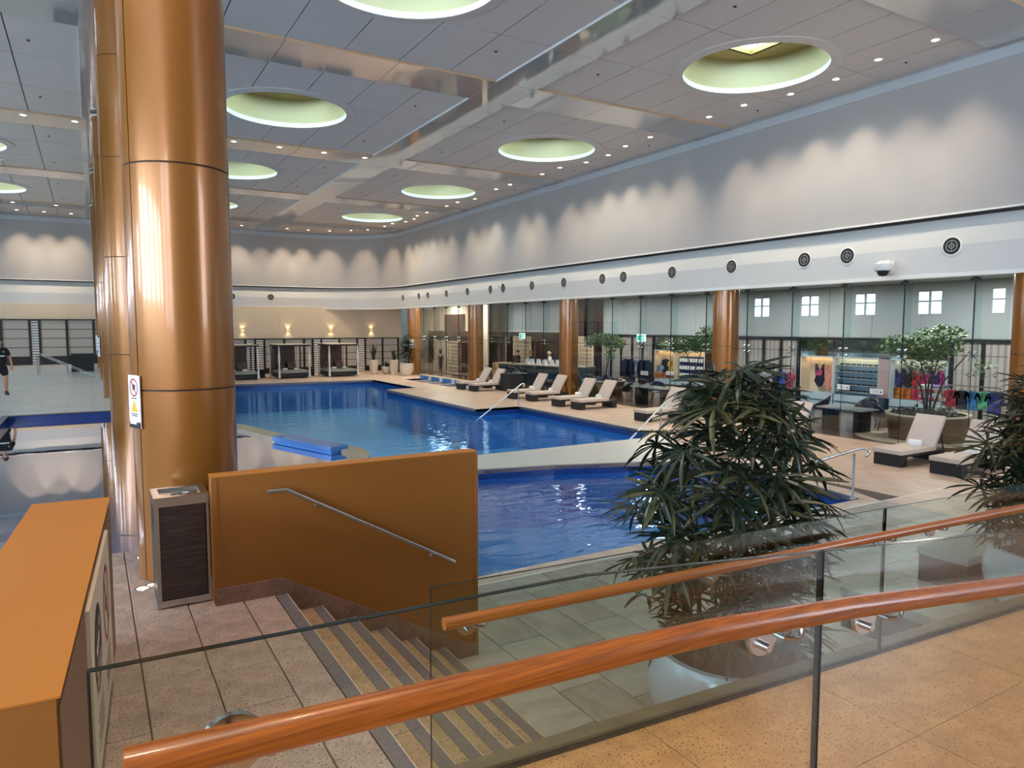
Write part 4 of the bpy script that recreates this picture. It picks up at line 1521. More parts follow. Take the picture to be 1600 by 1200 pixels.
# ================================================================== LOUNGERS AND TOWELS
def lounger_build(t):
    W = 0.31
    f = MB()
    f.box(0.0, 0.22, -W, W, 0.0, 0.25)
    f.build('foot_base', m_wicker, t)
    B(1.45, 1.67, -W, W, 0.0, 0.2).build('head_base', m_wicker, t)
    B(0.02, 1.75, -W + 0.02, W - 0.02, 0.2, 0.26).build('frame', m_wicker, t)
    MB().cbox(-0.03, 1.3, -W - 0.02, W + 0.02, 0.26, 0.36, 0.025).build('seat_cushion', m_cushion, t, smooth=True)
    a = math.radians(58)
    M = Matrix.Translation((1.27, 0, 0.31)) @ Matrix.Rotation(-a, 4, 'Y')
    MB().cbox(0.0, 0.78, -W - 0.02, W + 0.02, 0.0, 0.09, 0.025).xf(M).build('back_cushion', m_cushion, t, smooth=True)
    MB().cbox(0.0, 0.76, -W, W, -0.035, -0.002, 0.008).xf(M).build('back_frame', m_wicker, t)
    MB().tube([(1.58, -0.25, 0.78), (1.72, -0.25, 0.24)], 0.016, 6).tube([(1.58, 0.25, 0.78), (1.72, 0.25, 0.24)], 0.016, 6).build('back_strut', m_dark, t)


def towel_build():
    mb = MB()
    mb.tube([(-0.13, 0, 0.06), (-0.12, 0, 0.06), (0.12, 0, 0.06), (0.13, 0, 0.06)], 0.065, 14)
    mb.v = [(x, y * 1.1, z) for x, y, z in mb.v]
    mb.box(-0.12, 0.12, 0.02, 0.11, 0.0, 0.03)
    return mb


LG = [(14.8, 8.97, 'lounger nearest the viewer on the deck, fully visible, with a white towel'), (14.82, 7.76, 'lounger partly hidden by the palm at the right edge'),
      (14.75, 12.35, 'lounger whose back rises to the right of the middle palm'), (15.07, 17.35, 'lounger whose foot end shows left of the middle palm'),
      (15.22, 21.1, 'lounger to the right of the column, nearer of its pair'), (15.15, 22.28, 'lounger in front of the column base, farther of its pair'),
      (15.32, 24.45, 'lounger left of the column, nearer of its pair'), (15.15, 25.65, 'lounger left of the column, farther of its pair beside the pool rail'),
      (15.35, 29.62, 'lounger in front of the dark towel cabinet'), (15.3, 30.85, 'farthest lounger, beside the narrow plunge pool')]
lroot = troot = None
for i, (x, y, lab) in enumerate(LG):
    lab = 'beige cushioned ' + lab
    if lroot is None:
        lroot = thing('sun_lounger', lab, 'lounger', (x, y, 0), 0, 'sun loungers along the glass wall')
        lounger_build(lroot)
    else:
        copy_tree(lroot, (x, y, 0), 0, lab)
tw_lab = {0: 'rolled white towel on the nearest lounger', 1: 'rolled white towel on the lounger behind the right palm', 4: 'rolled towel on the nearer lounger right of the column',
          5: 'rolled towel on the lounger in front of the column base', 6: 'rolled towel on the nearer lounger left of the column',
          7: 'rolled towel on the farther lounger left of the column', 8: 'rolled towel on the lounger by the dark cabinet', 9: 'rolled towel on the farthest lounger'}
for i, lab in tw_lab.items():
    x, y, _ = LG[i]
    if troot is None:
        troot = tag(towel_build().build('rolled_towel', m_towel, None, smooth=True), lab, 'towel', 'rolled towels on loungers')
        troot.location = (x + 1.05, y, 0.36)
        troot.rotation_euler = (0, 0, PI / 2 + 0.3)
    else:
        o = inst(troot, 'rolled_towel', None, (x + 1.05, y, 0.36), (0, 0, PI / 2 + random.uniform(-0.4, 0.4)))
        tag(o, lab, 'towel', 'rolled towels on loungers')
tb = thing('towel_cabinet', 'dark square towel cabinet between the loungers', 'cabinet', (16.98, 28.72, 0))
B(-0.33, 0.33, -0.45, 0.45, 0.0, 0.78).build('body', m_wicker, tb)
B(-0.35, 0.35, -0.47, 0.47, 0.78, 0.82).build('top', m_dark, tb)

# pool ladders / grab rails
for lab, pts, post in (
        ('curved steel pool rail at the near pool corner, right of the palm', [(10.35, 9.3, -0.35), (11.0, 8.1, 0.56), (11.36, 7.5, 0.86), (11.42, 7.40, 0.90), (11.46, 7.33, 0.90), (11.49, 7.28, 0.85), (11.47, 7.30, 0.79), (11.44, 7.34, 0.77)], (11.37, 7.49)),
        ('white pool rail dipping into the recess of the main pool', [(11.75, 22.35, -0.35), (13.8, 22.85, 0.75), (13.98, 22.9, 0.84), (14.06, 22.92, 0.86), (14.13, 22.93, 0.84), (14.14, 22.93, 0.78), (14.08, 22.92, 0.74)], (13.85, 22.9)),
        ('pool rail at the end of the stone strip, left of the palm', [(12.1, 14.8, -0.35), (14.0, 15.25, 0.72), (14.15, 15.28, 0.8), (14.22, 15.3, 0.8), (14.27, 15.3, 0.74), (14.2, 15.29, 0.68)], (14.0, 15.25))):
    t = thing('pool_handrail', lab, 'railing', (0, 0, 0), 0, 'pool grab rails')
    MB().tube(pts, 0.024, 10).build('rail', m_steel if 'curved' in lab else m_white, t, smooth=True)
    x, y = post
    MB().tube([(x, y, -0.02), (x, y, 0.8 if 'curved' in lab else 0.72)], 0.022, 10).build('post', m_steel, t, smooth=True)
    MB().lathe([(0.05, 0.0), (0.05, 0.01), (0.025, 0.02)], 14, x, y).build('base_flange', m_steel, t, smooth=True)

# ================================================================== SHOP CONCOURSE
XS = 23.2
ws = struct(B(24.0, 24.3, 1.5, 30.2, -0.1, 4.6).build('wall_shop', m_shopwhite), 'rear wall of the shops')
B(22.3, 22.6, 30.0, 47.5, -0.1, 4.6).build('bar_wall', m_darkwood, ws)
B(22.3, 24.3, 30.0, 30.2, -0.1, 4.6).build('return_wall', m_darkwood, ws)
wc = struct(B(17.68, 24.3, 1.5, 47.3, 4.45, 4.6).build('ceiling_concourse', m_shopwhite), 'ceiling of the concourse')
struct(B(17.4, 24.3, 1.3, 1.5, -0.1, 4.6).build('wall_concourse_side', m_shopwhite), 'closing wall of the concourse')
B(17.64, 24.0, 1.5, 47.3, -0.011, 0.002).build('concourse_paving', mat('polished_brown_stone', rgb(112, 88, 72), 0.16, col2=rgb(92, 70, 58), nscale=3), floor)
# white fascia panels
yy = 1.5
edges = [1.5 + 1.68 * i for i in range(18)]
fas = struct(B(23.42, 24.0, 1.5, 30.0, 2.62, 4.45).build('trim_1', m_shopwhite), 'white shop fascia')
for a, b in zip(edges[:-1], edges[1:]):
    B(23.4, 23.42, a + 0.008, b - 0.008, 2.64, 4.44).build('fascia_panel', m_shopwhite, fas)
B(23.36, 23.5, 1.5, 30.0, 2.55, 2.62).build('fascia_edge', m_black, fas)
# bar-side fascia nearer the glass
fas2 = struct(B(21.5, 22.3, 31.0, 40.5, 2.72, 4.45).build('trim_2', m_shopwhite), 'white fascia over the bar')
B(21.48, 21.5, 31.0, 40.5, 2.72, 2.8).build('fascia_edge', m_white, fas2)
for a in [31 + 1.58 * i for i in range(6)]:
    B(21.48, 21.5, a + 0.01, a + 1.57, 2.82, 4.44).build('fascia_panel', m_shopwhite, fas2)
# concourse lamps
for i, y in enumerate((5.0, 11.0, 17.0, 23.0, 29.0, 36.5, 40.5)):
    t = thing('ceiling_panel_lamp', 'flat ceiling panel lamp over the shop walkway, %s from the near end' % ORD[i], 'light', (20.6 if y < 34 else 18.75, y, 4.44), 0, 'concourse ceiling lamps')
    B(-0.62, 0.62, -0.62, 0.62, -0.01, 0.0).build('frame', m_white, t)
    ld = bpy.data.lights.new('panel_lamp', 'AREA')
    ld.shape = 'RECTANGLE'
    ld.size = ld.size_y = 1.2
    ld.energy = SHOP_LIGHT_W
    ld.color = (1.0, 0.93, 0.84)
    lo = bpy.data.objects.new('panel_lamp', ld)
    COL.objects.link(lo)
    lo.parent = t
    lo.location = (0, 0, -0.03)


def ribbed_run(label, mull, z1=2.55):
    t = thing('panel_screen', label, 'screen', (XS, 0, 0))
    for m in mull:
        B(-0.05, 0.05, m - 0.055, m + 0.055, 0, z1).build('mullion', m_black, t)
    for a, b in zip(mull[1:], mull[:-1]):
        B(0.0, 0.03, a + 0.055, b - 0.055, 0.0, z1).build('ribbed_panel', m_panel, t)
    B(-0.06, 0.06, mull[-1] - 0.05, mull[0] + 0.05, z1 - 0.04, z1 + 0.01).build('head_rail', m_black, t)
    return t


ribbed_run('black framed grey ribbed doors behind the rack of black jackets', [29.92, 29.03, 28.23, 27.39, 26.63, 25.85])
ribbed_run('black framed grey ribbed screen to the right of the palm-side column', [21.9, 21.0, 20.17, 19.34, 18.51, 17.72])
ribbed_run('black framed grey ribbed screen behind the round planter tree', [12.1, 11.2, 10.36, 9.5, 8.6, 7.8])

m_warmstrip = mat('shelf_light', rgb(255, 236, 200), 0.4, emit=rgb(255, 214, 160), estr=3.0)


def niche(label, ya, yb, zb=0.58, zt=1.88, m_in=m_cream, light=True, mirror=True):
    t = thing('display_niche', label, 'display', (XS, 0, 0))
    B(0.02, 0.5, ya, yb, 0.1, zb).build('base_cabinet', m_shopblue, t)
    B(-0.01, 0.03, ya, yb, zb * 0.55, zb * 0.55 + 0.015).build('cabinet_joint', m_dark, t)
    B(0.0, 0.5, ya, yb, 0.0, 0.1).build('plinth', m_black, t)
    B(0.5, 0.54, ya, yb, zb, zt).build('back_panel', m_in, t)
    for y in (ya, yb):
        B(0.0, 0.54, y - 0.03, y + 0.03, zb, zt).build('side_panel', m_in, t)
    B(-0.02, 0.54, ya, yb, zt, zt + 0.06).build('head_panel', m_shopwhite, t)
    if light:
        B(0.3, 0.48, ya + 0.05, yb - 0.05, zt - 0.012, zt).build('light_strip', m_warmstrip, t)
    if mirror:
        B(0.0, 0.03, ya, yb, zt + 0.06, 2.53).build('mirror_strip', m_mirror, t)
    return t


niche('shop display niche with bags and a yellow top, left of the column', 24.42, 25.78)
niche('shop display with three dark shelves of small white items', 22.55, 24.3, light=True)
niche('warm lit display niche with two hanging swimsuits', 16.25, 17.6)
niche('pale blue display of swim goggle shelves', 14.5, 16.2, m_in=m_shopblue)
niche('display niche crowded with colourful swimwear', 12.25, 14.1, m_in=m_shopblue)
tag(B(XS - 0.03, XS + 0.5, 14.12, 14.48, 0.58, 1.9).build('display_pillar', mat('mauve_pillar', rgb(176, 150, 148), 0.6)), 'mauve pillar between the goggle shelves and the colourful swimwear', 'pillar')
tag(B(XS - 0.02, XS + 0.4, 21.95, 22.5, 0.0, 1.85).build('display_pillar', m_darkwood), 'dark brown pillar beside the palm-side column', 'pillar')


def garment(label, x, y, z, w, h, m, kind='shirt', group='garments in the shop', sub=None):
    """hanging garment facing the pool, thin but solid; z is the shoulder height"""
    if kind == 'shirt':
        pr_ = [(-0.16, 0), (-0.5, -0.1), (-0.62, -0.42), (-0.48, -0.48), (-0.4, -0.24), (-0.4, -1.0), (0.4, -1.0), (0.4, -0.24), (0.48, -0.48), (0.62, -0.42), (0.5, -0.1), (0.16, 0), (0, -0.06)]
    elif kind == 'jacket':
        pr_ = [(-0.18, 0.03), (-0.5, -0.08), (-0.66, -0.75), (-0.5, -0.8), (-0.42, -0.3), (-0.44, -1.0), (0.44, -1.0), (0.42, -0.3), (0.5, -0.8), (0.66, -0.75), (0.5, -0.08), (0.18, 0.03), (0, -0.03)]
    elif kind == 'shorts':
        pr_ = [(-0.5, 0), (-0.55, -1.0), (-0.06, -1.0), (0, -0.5), (0.06, -1.0), (0.55, -1.0), (0.5, 0)]
    else:
        pr_ = [(-0.3, 0), (-0.36, 0.0), (-0.34, -0.35), (-0.28, -0.55), (-0.4, -0.75), (-0.1, -1.0), (0.1, -1.0), (0.4, -0.75), (0.28, -0.55), (0.34, -0.35), (0.36, 0), (0.3, 0), (0.12, -0.25), (-0.12, -0.25)]
    poly = [(-px * w, pz * h) for px, pz in pr_]
    n = len(poly)
    d = 0.05
    loops = [[Vector((a, b, 0)) for a, b in poly]]
    tri = tessellate_polygon(loops)
    vs_ = [(-d, a * 0.97, b) for a, b in poly] + [(0.0, a, b) for a, b in poly] + [(d, a * 0.97, b) for a, b in poly]
    fs = [tuple(t_) for t_ in tri] + [tuple(i + 2 * n for i in reversed(t_)) for t_ in tri]
    for i in range(n):
        j = (i + 1) % n
        fs += [(i, j, j + n, i + n), (i + n, j + n, j + 2 * n, i + 2 * n)]
    t = thing('hanging_garment', label, 'garment', (x, y, z), 0, group)
    MB().add(vs_, fs).build(kind, m, t)
    MB().tube([(0, -w * 0.4, -0.06 * h), (0, 0, 0.02), (0, w * 0.4, -0.06 * h)], 0.008, 5).build('hanger', m_steel, t)
    MB().tube([(0, 0, 0.02), (0, 0, 0.09), (0.02, 0, 0.12)], 0.006, 5).build('hanger_hook', m_steel, t)
    if sub:
        B(-d - 0.004, -d + 0.004, -w * 0.25, w * 0.25, -h * 0.5, -h * 0.25).build('printed_front', sub, t)
    return t


garment('pink and black swimsuit hanging in the warm lit niche', XS + 0.3, 17.0, 1.62, 0.5, 0.85, cloth(32, 26, 30), 'suit', sub=cloth(236, 84, 120))
garment('flesh pink patterned swimsuit hanging in the warm lit niche', XS + 0.3, 16.6, 1.58, 0.5, 0.9, mat('pink_print', rgb(228, 150, 132), 0.8, col2=rgb(90, 50, 56), nscale=22, contrast=(0.5, 0.6)), 'suit')
cols = [(96, 80, 150), (44, 30, 46), (200, 60, 50), (190, 40, 120), (70, 40, 110), (210, 60, 150)]
for i, c in enumerate(cols):
    garment(['violet patterned', 'black', 'red', 'magenta', 'deep purple', 'bright pink'][i] + ' swimsuit in the upper row of the colourful display', XS + 0.3, 13.95 - i * 0.3, 1.6, 0.42, 0.62, cloth(*c), 'suit')
for i, (c, nm_) in enumerate(((((236, 140, 50)), 'orange'), ((224, 120, 40), 'amber'), ((236, 60, 90), 'coral red'), ((230, 90, 150), 'rose pink'), ((214, 176, 150), 'tan patterned'))):
    garment(nm_ + ' shorts in the lower row of the colourful display', XS + 0.25, 14.0 - i * 0.36, 0.96, 0.3, 0.36, cloth(*c), 'shorts')
garment('bright yellow top in the niche left of the column', XS + 0.2, 24.75, 1.45, 0.5, 0.6, cloth(240, 196, 70), 'shirt')
garment('black top in the niche left of the column', XS + 0.25, 25.2, 1.5, 0.55, 0.75, cloth(24, 24, 26), 'shirt')
garment('white and blue top in the niche left of the column', XS + 0.15, 25.55, 1.2, 0.45, 0.5, cloth(170, 200, 220), 'shirt')
tag(MB().cbox(-0.2, 0.2, -0.3, 0.3, 0, 0.28, 0.03).build('beach_bag', cloth(214, 130, 66), None, loc=(XS + 0.2, 25.45, 0.58)), 'orange beach bag on the cabinet left of the column', 'bag')
# three shelves of small white items
for r_ in range(3):
    z = 0.75 + r_ * 0.34
    tag(B(XS + 0.12, XS + 0.48, 22.65, 24.2, z - 0.1, z + 0.22).build('dark_shelf', cloth(34, 48, 84)), 'navy backed shelf, %s from the bottom, in the three-shelf display' % ORD[r_], 'shelf', 'navy shelves')
    for i in range(9):
        o = MB().cbox(-0.03, 0.05, -0.05, 0.05, 0.0, 0.17, 0.02).build('boxed_item', m_whitecloth, None, loc=(XS + 0.07, 22.75 + i * 0.165, z - 0.02))
        tag(o, 'small white item on the %s navy shelf, %s from the right' % (ORD[r_], ORD[i]), 'merchandise', 'white items on navy shelves')
# goggles on thin shelves
gm = MB()
for s_ in (-1, 1):
    l = MB().lathe([(0.001, 0.03), (0.032, 0.026), (0.04, 0.008), (0.036, 0.0)], 10).xf(Matrix.Translation((0, s_ * 0.045, 0.03)) @ Matrix.Rotation(-PI / 2, 4, 'Y'))
    gm.add(l.v, l.f)
gm.box(-0.01, 0.0, -0.02, 0.02, 0.025, 0.035)
gm.box(0.0, 0.14, -0.09, -0.082, 0.02, 0.04)
gm.box(0.0, 0.14, 0.082, 0.09, 0.02, 0.04)
groot = None
for r_ in range(5):
    z = 0.70 + r_ * 0.235
    tag(B(XS + 0.05, XS + 0.48, 14.56, 16.14, z - 0.012, z).build('glass_shelf', m_shopwhite), 'thin goggle shelf, %s from the bottom' % ORD[r_], 'shelf', 'goggle shelves')
    for i in range(7):
        lab = 'dark swim goggles on the %s shelf from the bottom, %s from the right' % (ORD[r_], ORD[i])
        loc = (XS + 0.16, 14.68 + i * 0.215, z)
        if groot is None:
            groot = gm.build('swim_goggles', m_dark, None, loc=loc)
            o = groot
        else:
            o = inst(groot, 'swim_goggles', None, loc)
        tag(o, lab, 'goggles', 'swim goggles on shelves')
# sale signs
for i, (y, z) in enumerate(((15.72, 0.86), (14.47, 0.80), (24.6, 0.86), (25.6, 0.86))):
    x = XS - 0.12 if i < 2 else (21.25 if i == 3 else XS - 0.1)
    if i == 3:
        y, z = 24.25, 0.95
    t = thing('price_sign', ['white price sign at the left of the goggle shelves', 'white price sign at the right of the goggle shelves', 'white price sign under the navy shelf display', 'white price sign on the black jacket rack'][i], 'sign', (x, y, z), 0, 'white price signs')
    B(-0.008, 0.008, -0.24, 0.24, -0.09, 0.09).build('card', m_sign, t)
    text('FAS', 0.13, m_cushion_g, t, (-0.010, 0.04, 0.0), (PI / 2, 0, -PI / 2))
    MB().ngon([(-0.0095, -0.12, -0.035), (-0.0095, -0.2, -0.035), (-0.0095, -0.16, 0.035)]).build('triangle_mark', m_signblack, t)
    MB().tube([(0.0, 0, -0.09), (0.0, 0, -z + 0.0)], 0.01, 6).build('stand', m_steel, t)


def rack(label, x, y0, y1, h, items, gkind, glabel, group):
    t = thing('clothes_rack', label, 'rack', (x, (y0 + y1) / 2, 0))
    L = (y1 - y0) / 2
    f = MB()
    for s_ in (-1, 1):
        f.tube([(0, s_ * L, 0.03), (0, s_ * L, h)], 0.018, 8)
        f.tube([(-0.28, s_ * L, 0.03), (0.28, s_ * L, 0.03)], 0.018, 8)
    f.tube([(0, -L, h), (0, L, h)], 0.018, 8)
    f.build('rack_frame', m_steel, t)
    n = len(items)
    for i, (m, nm_, s_) in enumerate(items):
        garment('%s %s, %s' % (nm_, glabel, ORD[i] + ' from the right'), x, y0 + (i + 0.5) * (y1 - y0) / n, h - 0.13, s_[0], s_[1], m, gkind, group)
    return t


kb, kw = m_blackcloth, cloth(200, 200, 204)
rack('steel clothes rack of black jackets in front of the ribbed doors', 21.5, 24.15, 26.0, 1.62, [(kb, 'black', (0.5, 1.0)), (kb, 'black', (0.5, 1.05)), (kw, 'pale grey', (0.45, 0.8)), (kb, 'black', (0.52, 1.05)), (kb, 'black', (0.5, 1.0))], 'jacket', 'jacket on the rack by the ribbed doors', 'jackets on the left rack')
rack('steel clothes rack of black and white wear behind the palm', 21.3, 17.75, 19.3, 1.5, [(kw, 'white', (0.45, 0.9)), (kb, 'black', (0.45, 0.95)), (kw, 'white trimmed', (0.4, 0.9)), (kb, 'black', (0.45, 0.95)), (kb, 'black patterned', (0.45, 0.95))], 'jacket', 'jacket on the rack behind the palm', 'jackets on the middle rack')
rack('small clothes rack of pink and blue shirts by the ribbed screen', 21.6, 16.7, 17.55, 1.5, [(cloth(220, 90, 110), 'coral', (0.36, 0.55)), (cloth(60, 100, 190), 'blue', (0.36, 0.7)), (cloth(36, 36, 60), 'navy', (0.36, 0.6))], 'shirt', 'shirt on the small rack', 'shirts on the small rack')
rack('clothes rack of bright sports shirts behind the round planter', 21.5, 9.9, 11.3, 1.32, [(cloth(40, 60, 170), 'royal blue', (0.4, 0.6)), (cloth(90, 200, 150), 'mint green', (0.38, 0.5)), (cloth(60, 140, 210), 'sky blue', (0.4, 0.55)), (cloth(30, 30, 40), 'black', (0.4, 0.55)), (cloth(190, 50, 60), 'red', (0.42, 0.5))], 'shirt', 'sports shirt on the rack behind the planter', 'sports shirts behind the planter')
# wire shelf of folded goods
t = thing('wire_shelf', 'white wire shelf stacked with folded goods beside the shirt rack', 'shelf', (21.6, 11.75, 0))
f = MB()
for sy in (-0.35, 0.35):
    for sx in (-0.2, 0.2):
        f.tube([(sx, sy, 0), (sx, sy, 1.32)], 0.014, 6)
f.build('posts', m_steel, t)
for i in range(5):
    B(-0.2, 0.2, -0.35, 0.35, 0.2 + i * 0.24, 0.215 + i * 0.24).build('shelf_board', m_white, t)
for i in range(5):
    for j in range(2):
        o = MB().cbox(-0.16, 0.16, -0.15, 0.15, 0, 0.11, 0.03).build('folded_towel', cloth(*((206, 200, 214), (150, 140, 176), (226, 224, 226))[(i + j) % 3]), None, loc=(21.58, 11.58 + j * 0.34, 0.215 + i * 0.24))
        tag(o, 'folded %s towel on the wire shelf, %s level, %s stack' % (('lilac grey', 'mauve', 'white')[(i + j) % 3], ORD[i], ('near', 'far')[j]), 'towel', 'folded towels on the wire shelf')

# café chairs and tables
def chair_build(t):
    sh = MB()
    n, m_ = 18, 6
    for i in range(n + 1):
        a = math.radians(-125 + 250 * i / n)
        hgt = 0.36 * (math.cos(a * 0.62) ** 2) + 0.06
        for j in range(m_):
            f_ = j / (m_ - 1)
            r = 0.24 + 0.10 * f_
            sh.v.append((-r * math.cos(a), r * math.sin(a), 0.40 + hgt * f_))
    for i in range(n):
        for j in range(m_ - 1):
            sh.f.append((i * m_ + j, (i + 1) * m_ + j, (i + 1) * m_ + j + 1, i * m_ + j + 1))
    o = sh.build('shell_back', mat('navy_shell', rgb(26, 32, 44), 0.35) if 'navy_shell' not in MATS else MATS['navy_shell'], t, smooth=True)
    sm = o.modifiers.new('thickness', 'SOLIDIFY')
    sm.thickness = 0.025
    MB().lathe([(0.001, 0.44), (0.22, 0.44), (0.25, 0.42), (0.24, 0.38), (0.001, 0.37)], 20).build('seat', MATS['navy_shell'], t, smooth=True)
    for sx in (-1, 1):
        for sy in (-1, 1):
            MB().tube([(sx * 0.14, sy * 0.14, 0.38), (sx * 0.22, sy * 0.22, 0.0)], 0.014, 6).build('leg', m_dark, t)


CH = [(18.7, 22.55, 2.2, 'beside the tree planter near the column'), (19.55, 21.55, -2.4, 'at the long glass table, beyond it'), (18.8, 18.75, 1.4, 'at the near end of the long glass table'),
      (20.4, 16.6, -1.2, 'under the small shirt rack'), (20.2, 14.6, 2.0, 'to the left of the goggle shelves'), (20.7, 13.3, PI, 'facing the pool in front of the goggle shelves'),
      (19.9, 12.2, -0.8, 'leaning toward the round planter'), (20.3, 8.9, 2.6, 'behind the palm at the right edge')]
croot = None
for x, y, rz, lab in CH:
    lab = 'dark blue shell chair ' + lab
    if croot is None:
        croot = thing('shell_chair', lab, 'chair', (x, y, 0), rz, 'dark shell chairs in the cafe')
        chair_build(croot)
    else:
        copy_tree(croot, (x, y, 0), rz, lab)


def table(label, x0, x1, y0, y1, h):
    t = thing('cafe_table', label, 'table', ((x0 + x1) / 2, (y0 + y1) / 2, 0))
    w, d = (x1 - x0) / 2, (y1 - y0) / 2
    B(-w, w, -d, d, h - 0.04, h).build('top', mat('pale_table_top', rgb(160, 168, 172), 0.15) if 'pale_table_top' not in MATS else MATS['pale_table_top'], t)
    for sy in (-1, 1):
        B(-w + 0.1, w - 0.1, sy * (d - 0.25) - 0.08, sy * (d - 0.25) + 0.08, 0, h - 0.04).build('pedestal', m_dark, t)
    return t


table('long pale cafe table right of the tree planter', 17.95, 18.7, 19.4, 21.3, 0.74)
table('pale cafe table in front of the goggle shelves', 18.5, 19.3, 12.0, 13.5, 0.66)
sf = thing('cube_armchair', 'black cube armchair just behind the glass, right of the palm', 'chair', (18.2, 14.4, 0))
B(-0.42, 0.42, -0.42, 0.42, 0.05, 0.4).build('seat', m_black, sf)
B(0.22, 0.42, -0.42, 0.42, 0.4, 0.75).build('backrest', m_black, sf)
for s_ in (-1, 1):
    B(-0.42, 0.22, s_ * 0.35 - 0.07, s_ * 0.35 + 0.07, 0.4, 0.6).build('armrest', m_black, sf)
copy_tree(sf, (18.2, 16.3 + 1.6, 0), PI, 'black cube armchair just behind the glass, left of the palm top')


# planted trees
def leaf_cloud(blobs, n, size, seed):
    rnd = random.Random(seed)
    mb = MB()
    tot = sum(b[3] * b[4] * b[5] for b in blobs)
    for (cx, cy_, cz, rx, ry, rz_) in blobs:
        k_ = max(1, int(n * rx * ry * rz_ / tot))
        for _ in range(k_):
            while True:
                u, v, w_ = (rnd.uniform(-1, 1) for _ in range(3))
                if u * u + v * v + w_ * w_ < 1:
                    break
            p = Vector((cx + u * rx, cy_ + v * ry, cz + w_ * rz_))
            a, b = rnd.uniform(0, 2 * PI), rnd.uniform(-0.7, 0.7)
            d = Vector((math.cos(a) * math.cos(b), math.sin(a) * math.cos(b), math.sin(b)))
            s_ = d.cross(Vector((rnd.uniform(-0.4, 0.4), rnd.uniform(-0.4, 0.4), 1))).normalized()
            L_ = size * rnd.uniform(0.7, 1.25)
            mb.quad(p, p + d * L_ * 0.5 + s_ * L_ * 0.28, p + d * L_, p + d * L_ * 0.5 - s_ * L_ * 0.28)
    return mb


def tree(label, loc, pr_, ph, stems, blobs, n, seed, lm=m_leaft, round_r=None):
    t = thing('planted_tree', label, 'tree', loc, 0, 'trees in planters behind the glass')
    R = pr_
    MB().lathe([(R * 0.92, 0.0), (R, ph - 0.05), (R + 0.03, ph - 0.05), (R + 0.03, ph), (R - 0.08, ph), (R - 0.08, ph - 0.12)], 40).build('planter', m_planter, t, smooth=True)
    MB().lathe([(R - 0.09, ph + 0.002), (R + 0.035, ph + 0.012), (R + 0.035, ph - 0.03)], 40).build('planter_rim', mat('planter_rim', rgb(214, 200, 170), 0.4) if 'planter_rim' not in MATS else MATS['planter_rim'], t, smooth=True)
    MB().lathe([(0.001, ph - 0.05), (R - 0.08, ph - 0.06)], 24).build('soil', m_soil, t)
    o = leaf_cloud([(0, 0, ph + 0.03, R * 0.82, R * 0.82, 0.13)], int(500 * R), 0.13, seed + 5).build('ground_cover', m_leafd, t)
    o['kind'] = 'stuff'
    for s_ in stems:
        MB().tube(s_, 0.035, 7, r2=0.012).build('stem', m_bark, t, smooth=True)
    o = leaf_cloud(blobs, n, 0.14, seed).build('foliage', lm, t)
    o['kind'] = 'stuff'
    return t


tree('leafy small tree in the big round bronze planter behind the nearest lounger', (19.5, 10.75, 0), 1.0, 0.66,
     [[(-.05, 0, .6), (-.2, .1, 1.4), (-.5, .5, 2.2)], [(0, .05, .6), (0, 0, 1.5), (.1, -.1, 2.6)], [(.05, -.05, .6), (.1, -.3, 1.5), (.1, -.9, 2.3)], [(0, 0, .6), (.2, .2, 1.5), (.2, .5, 2.5)], [(0, -.05, .6), (-.2, -.2, 1.6), (-.2, -.4, 2.5)]],
     [(0, 0, 2.55, .75, .85, .45), (-.3, .7, 2.45, .6, .6, .3), (.1, -.35, 2.85, .5, .45, .22), (0, .2, 2.0, .5, .6, .3), (.1, -1.25, 1.9, .3, .35, .25)], 1900, 3)
tree('green tree in a bronze planter right of the column, by the lattice', (19.05, 24.35, 0), 0.9, 0.72,
     [[(-.1, 0.1, .6), (-.15, 0.2, 1.5), (-.1, .3, 2.3)], [(0, 0, .6), (0.1, -.2, 1.6), (0, -.6, 2.5)]],
     [(0, .1, 2.45, .7, .8, .28), (-.1, -.8, 2.35, .5, .6, .3), (0, .9, 2.4, .4, .4, .3), (0, -.5, 1.8, .3, .3, .25)], 1700, 4)
tree('dense green tree behind the glass, left of the palm-side column', (20.2, 20.4, 0), 0.7, 0.6,
     [[(0, 0, .6), (0.1, 0.1, 1.5), (0, .3, 2.3)], [(0, 0, .6), (0.1, -.3, 1.6), (0, -.8, 2.5)]],
     [(0, 0.2, 2.3, .7, .9, .35), (0, -.9, 2.45, .6, .8, .42), (0, 1.1, 2.25, .5, .5, .28), (-.1, -1.1, 2.9, .3, .4, .2)], 2200, 5)
inl = MB().lathe([(1.08, 0.004), (1.75, 0.004)], 48)
tag(inl.build('floor_inlay', m_coping, floor, loc=(19.5, 10.75, 0)))

# bar counter, podium, staff
bc = thing('bar_counter', 'curved teal glass bar counter with a pale top', 'counter', (0, 0, 0))
path = [(19.35, 34.6), (19.6, 33.2), (19.8, 31.8), (20.05, 30.4), (20.5, 29.3), (21.2, 28.6)]
back = [(x + 0.75, y + 0.15) for x, y in path]
MB().prism(path + list(reversed(back)), 0.0, 0.98).build('body', m_teal, bc)
p2 = [(x - 0.1, y - 0.02) for x, y in path]
MB().prism(p2 + list(reversed(back)), 0.98, 1.04).build('top', m_coping, bc)
B(19.58, 19.64, 31.6, 33.0, 0.55, 0.6).build('foot_bar', m_shopblue, bc)
tag(MB().cbox(-0.08, 0.08, -0.2, 0.2, 0, 1.05, 0.01).build('wood_podium', mat('pale_ply', rgb(214, 176, 112), 0.5), None, loc=(18.95, 33.75, 0)), 'pale wooden post in front of the bar counter', 'podium')
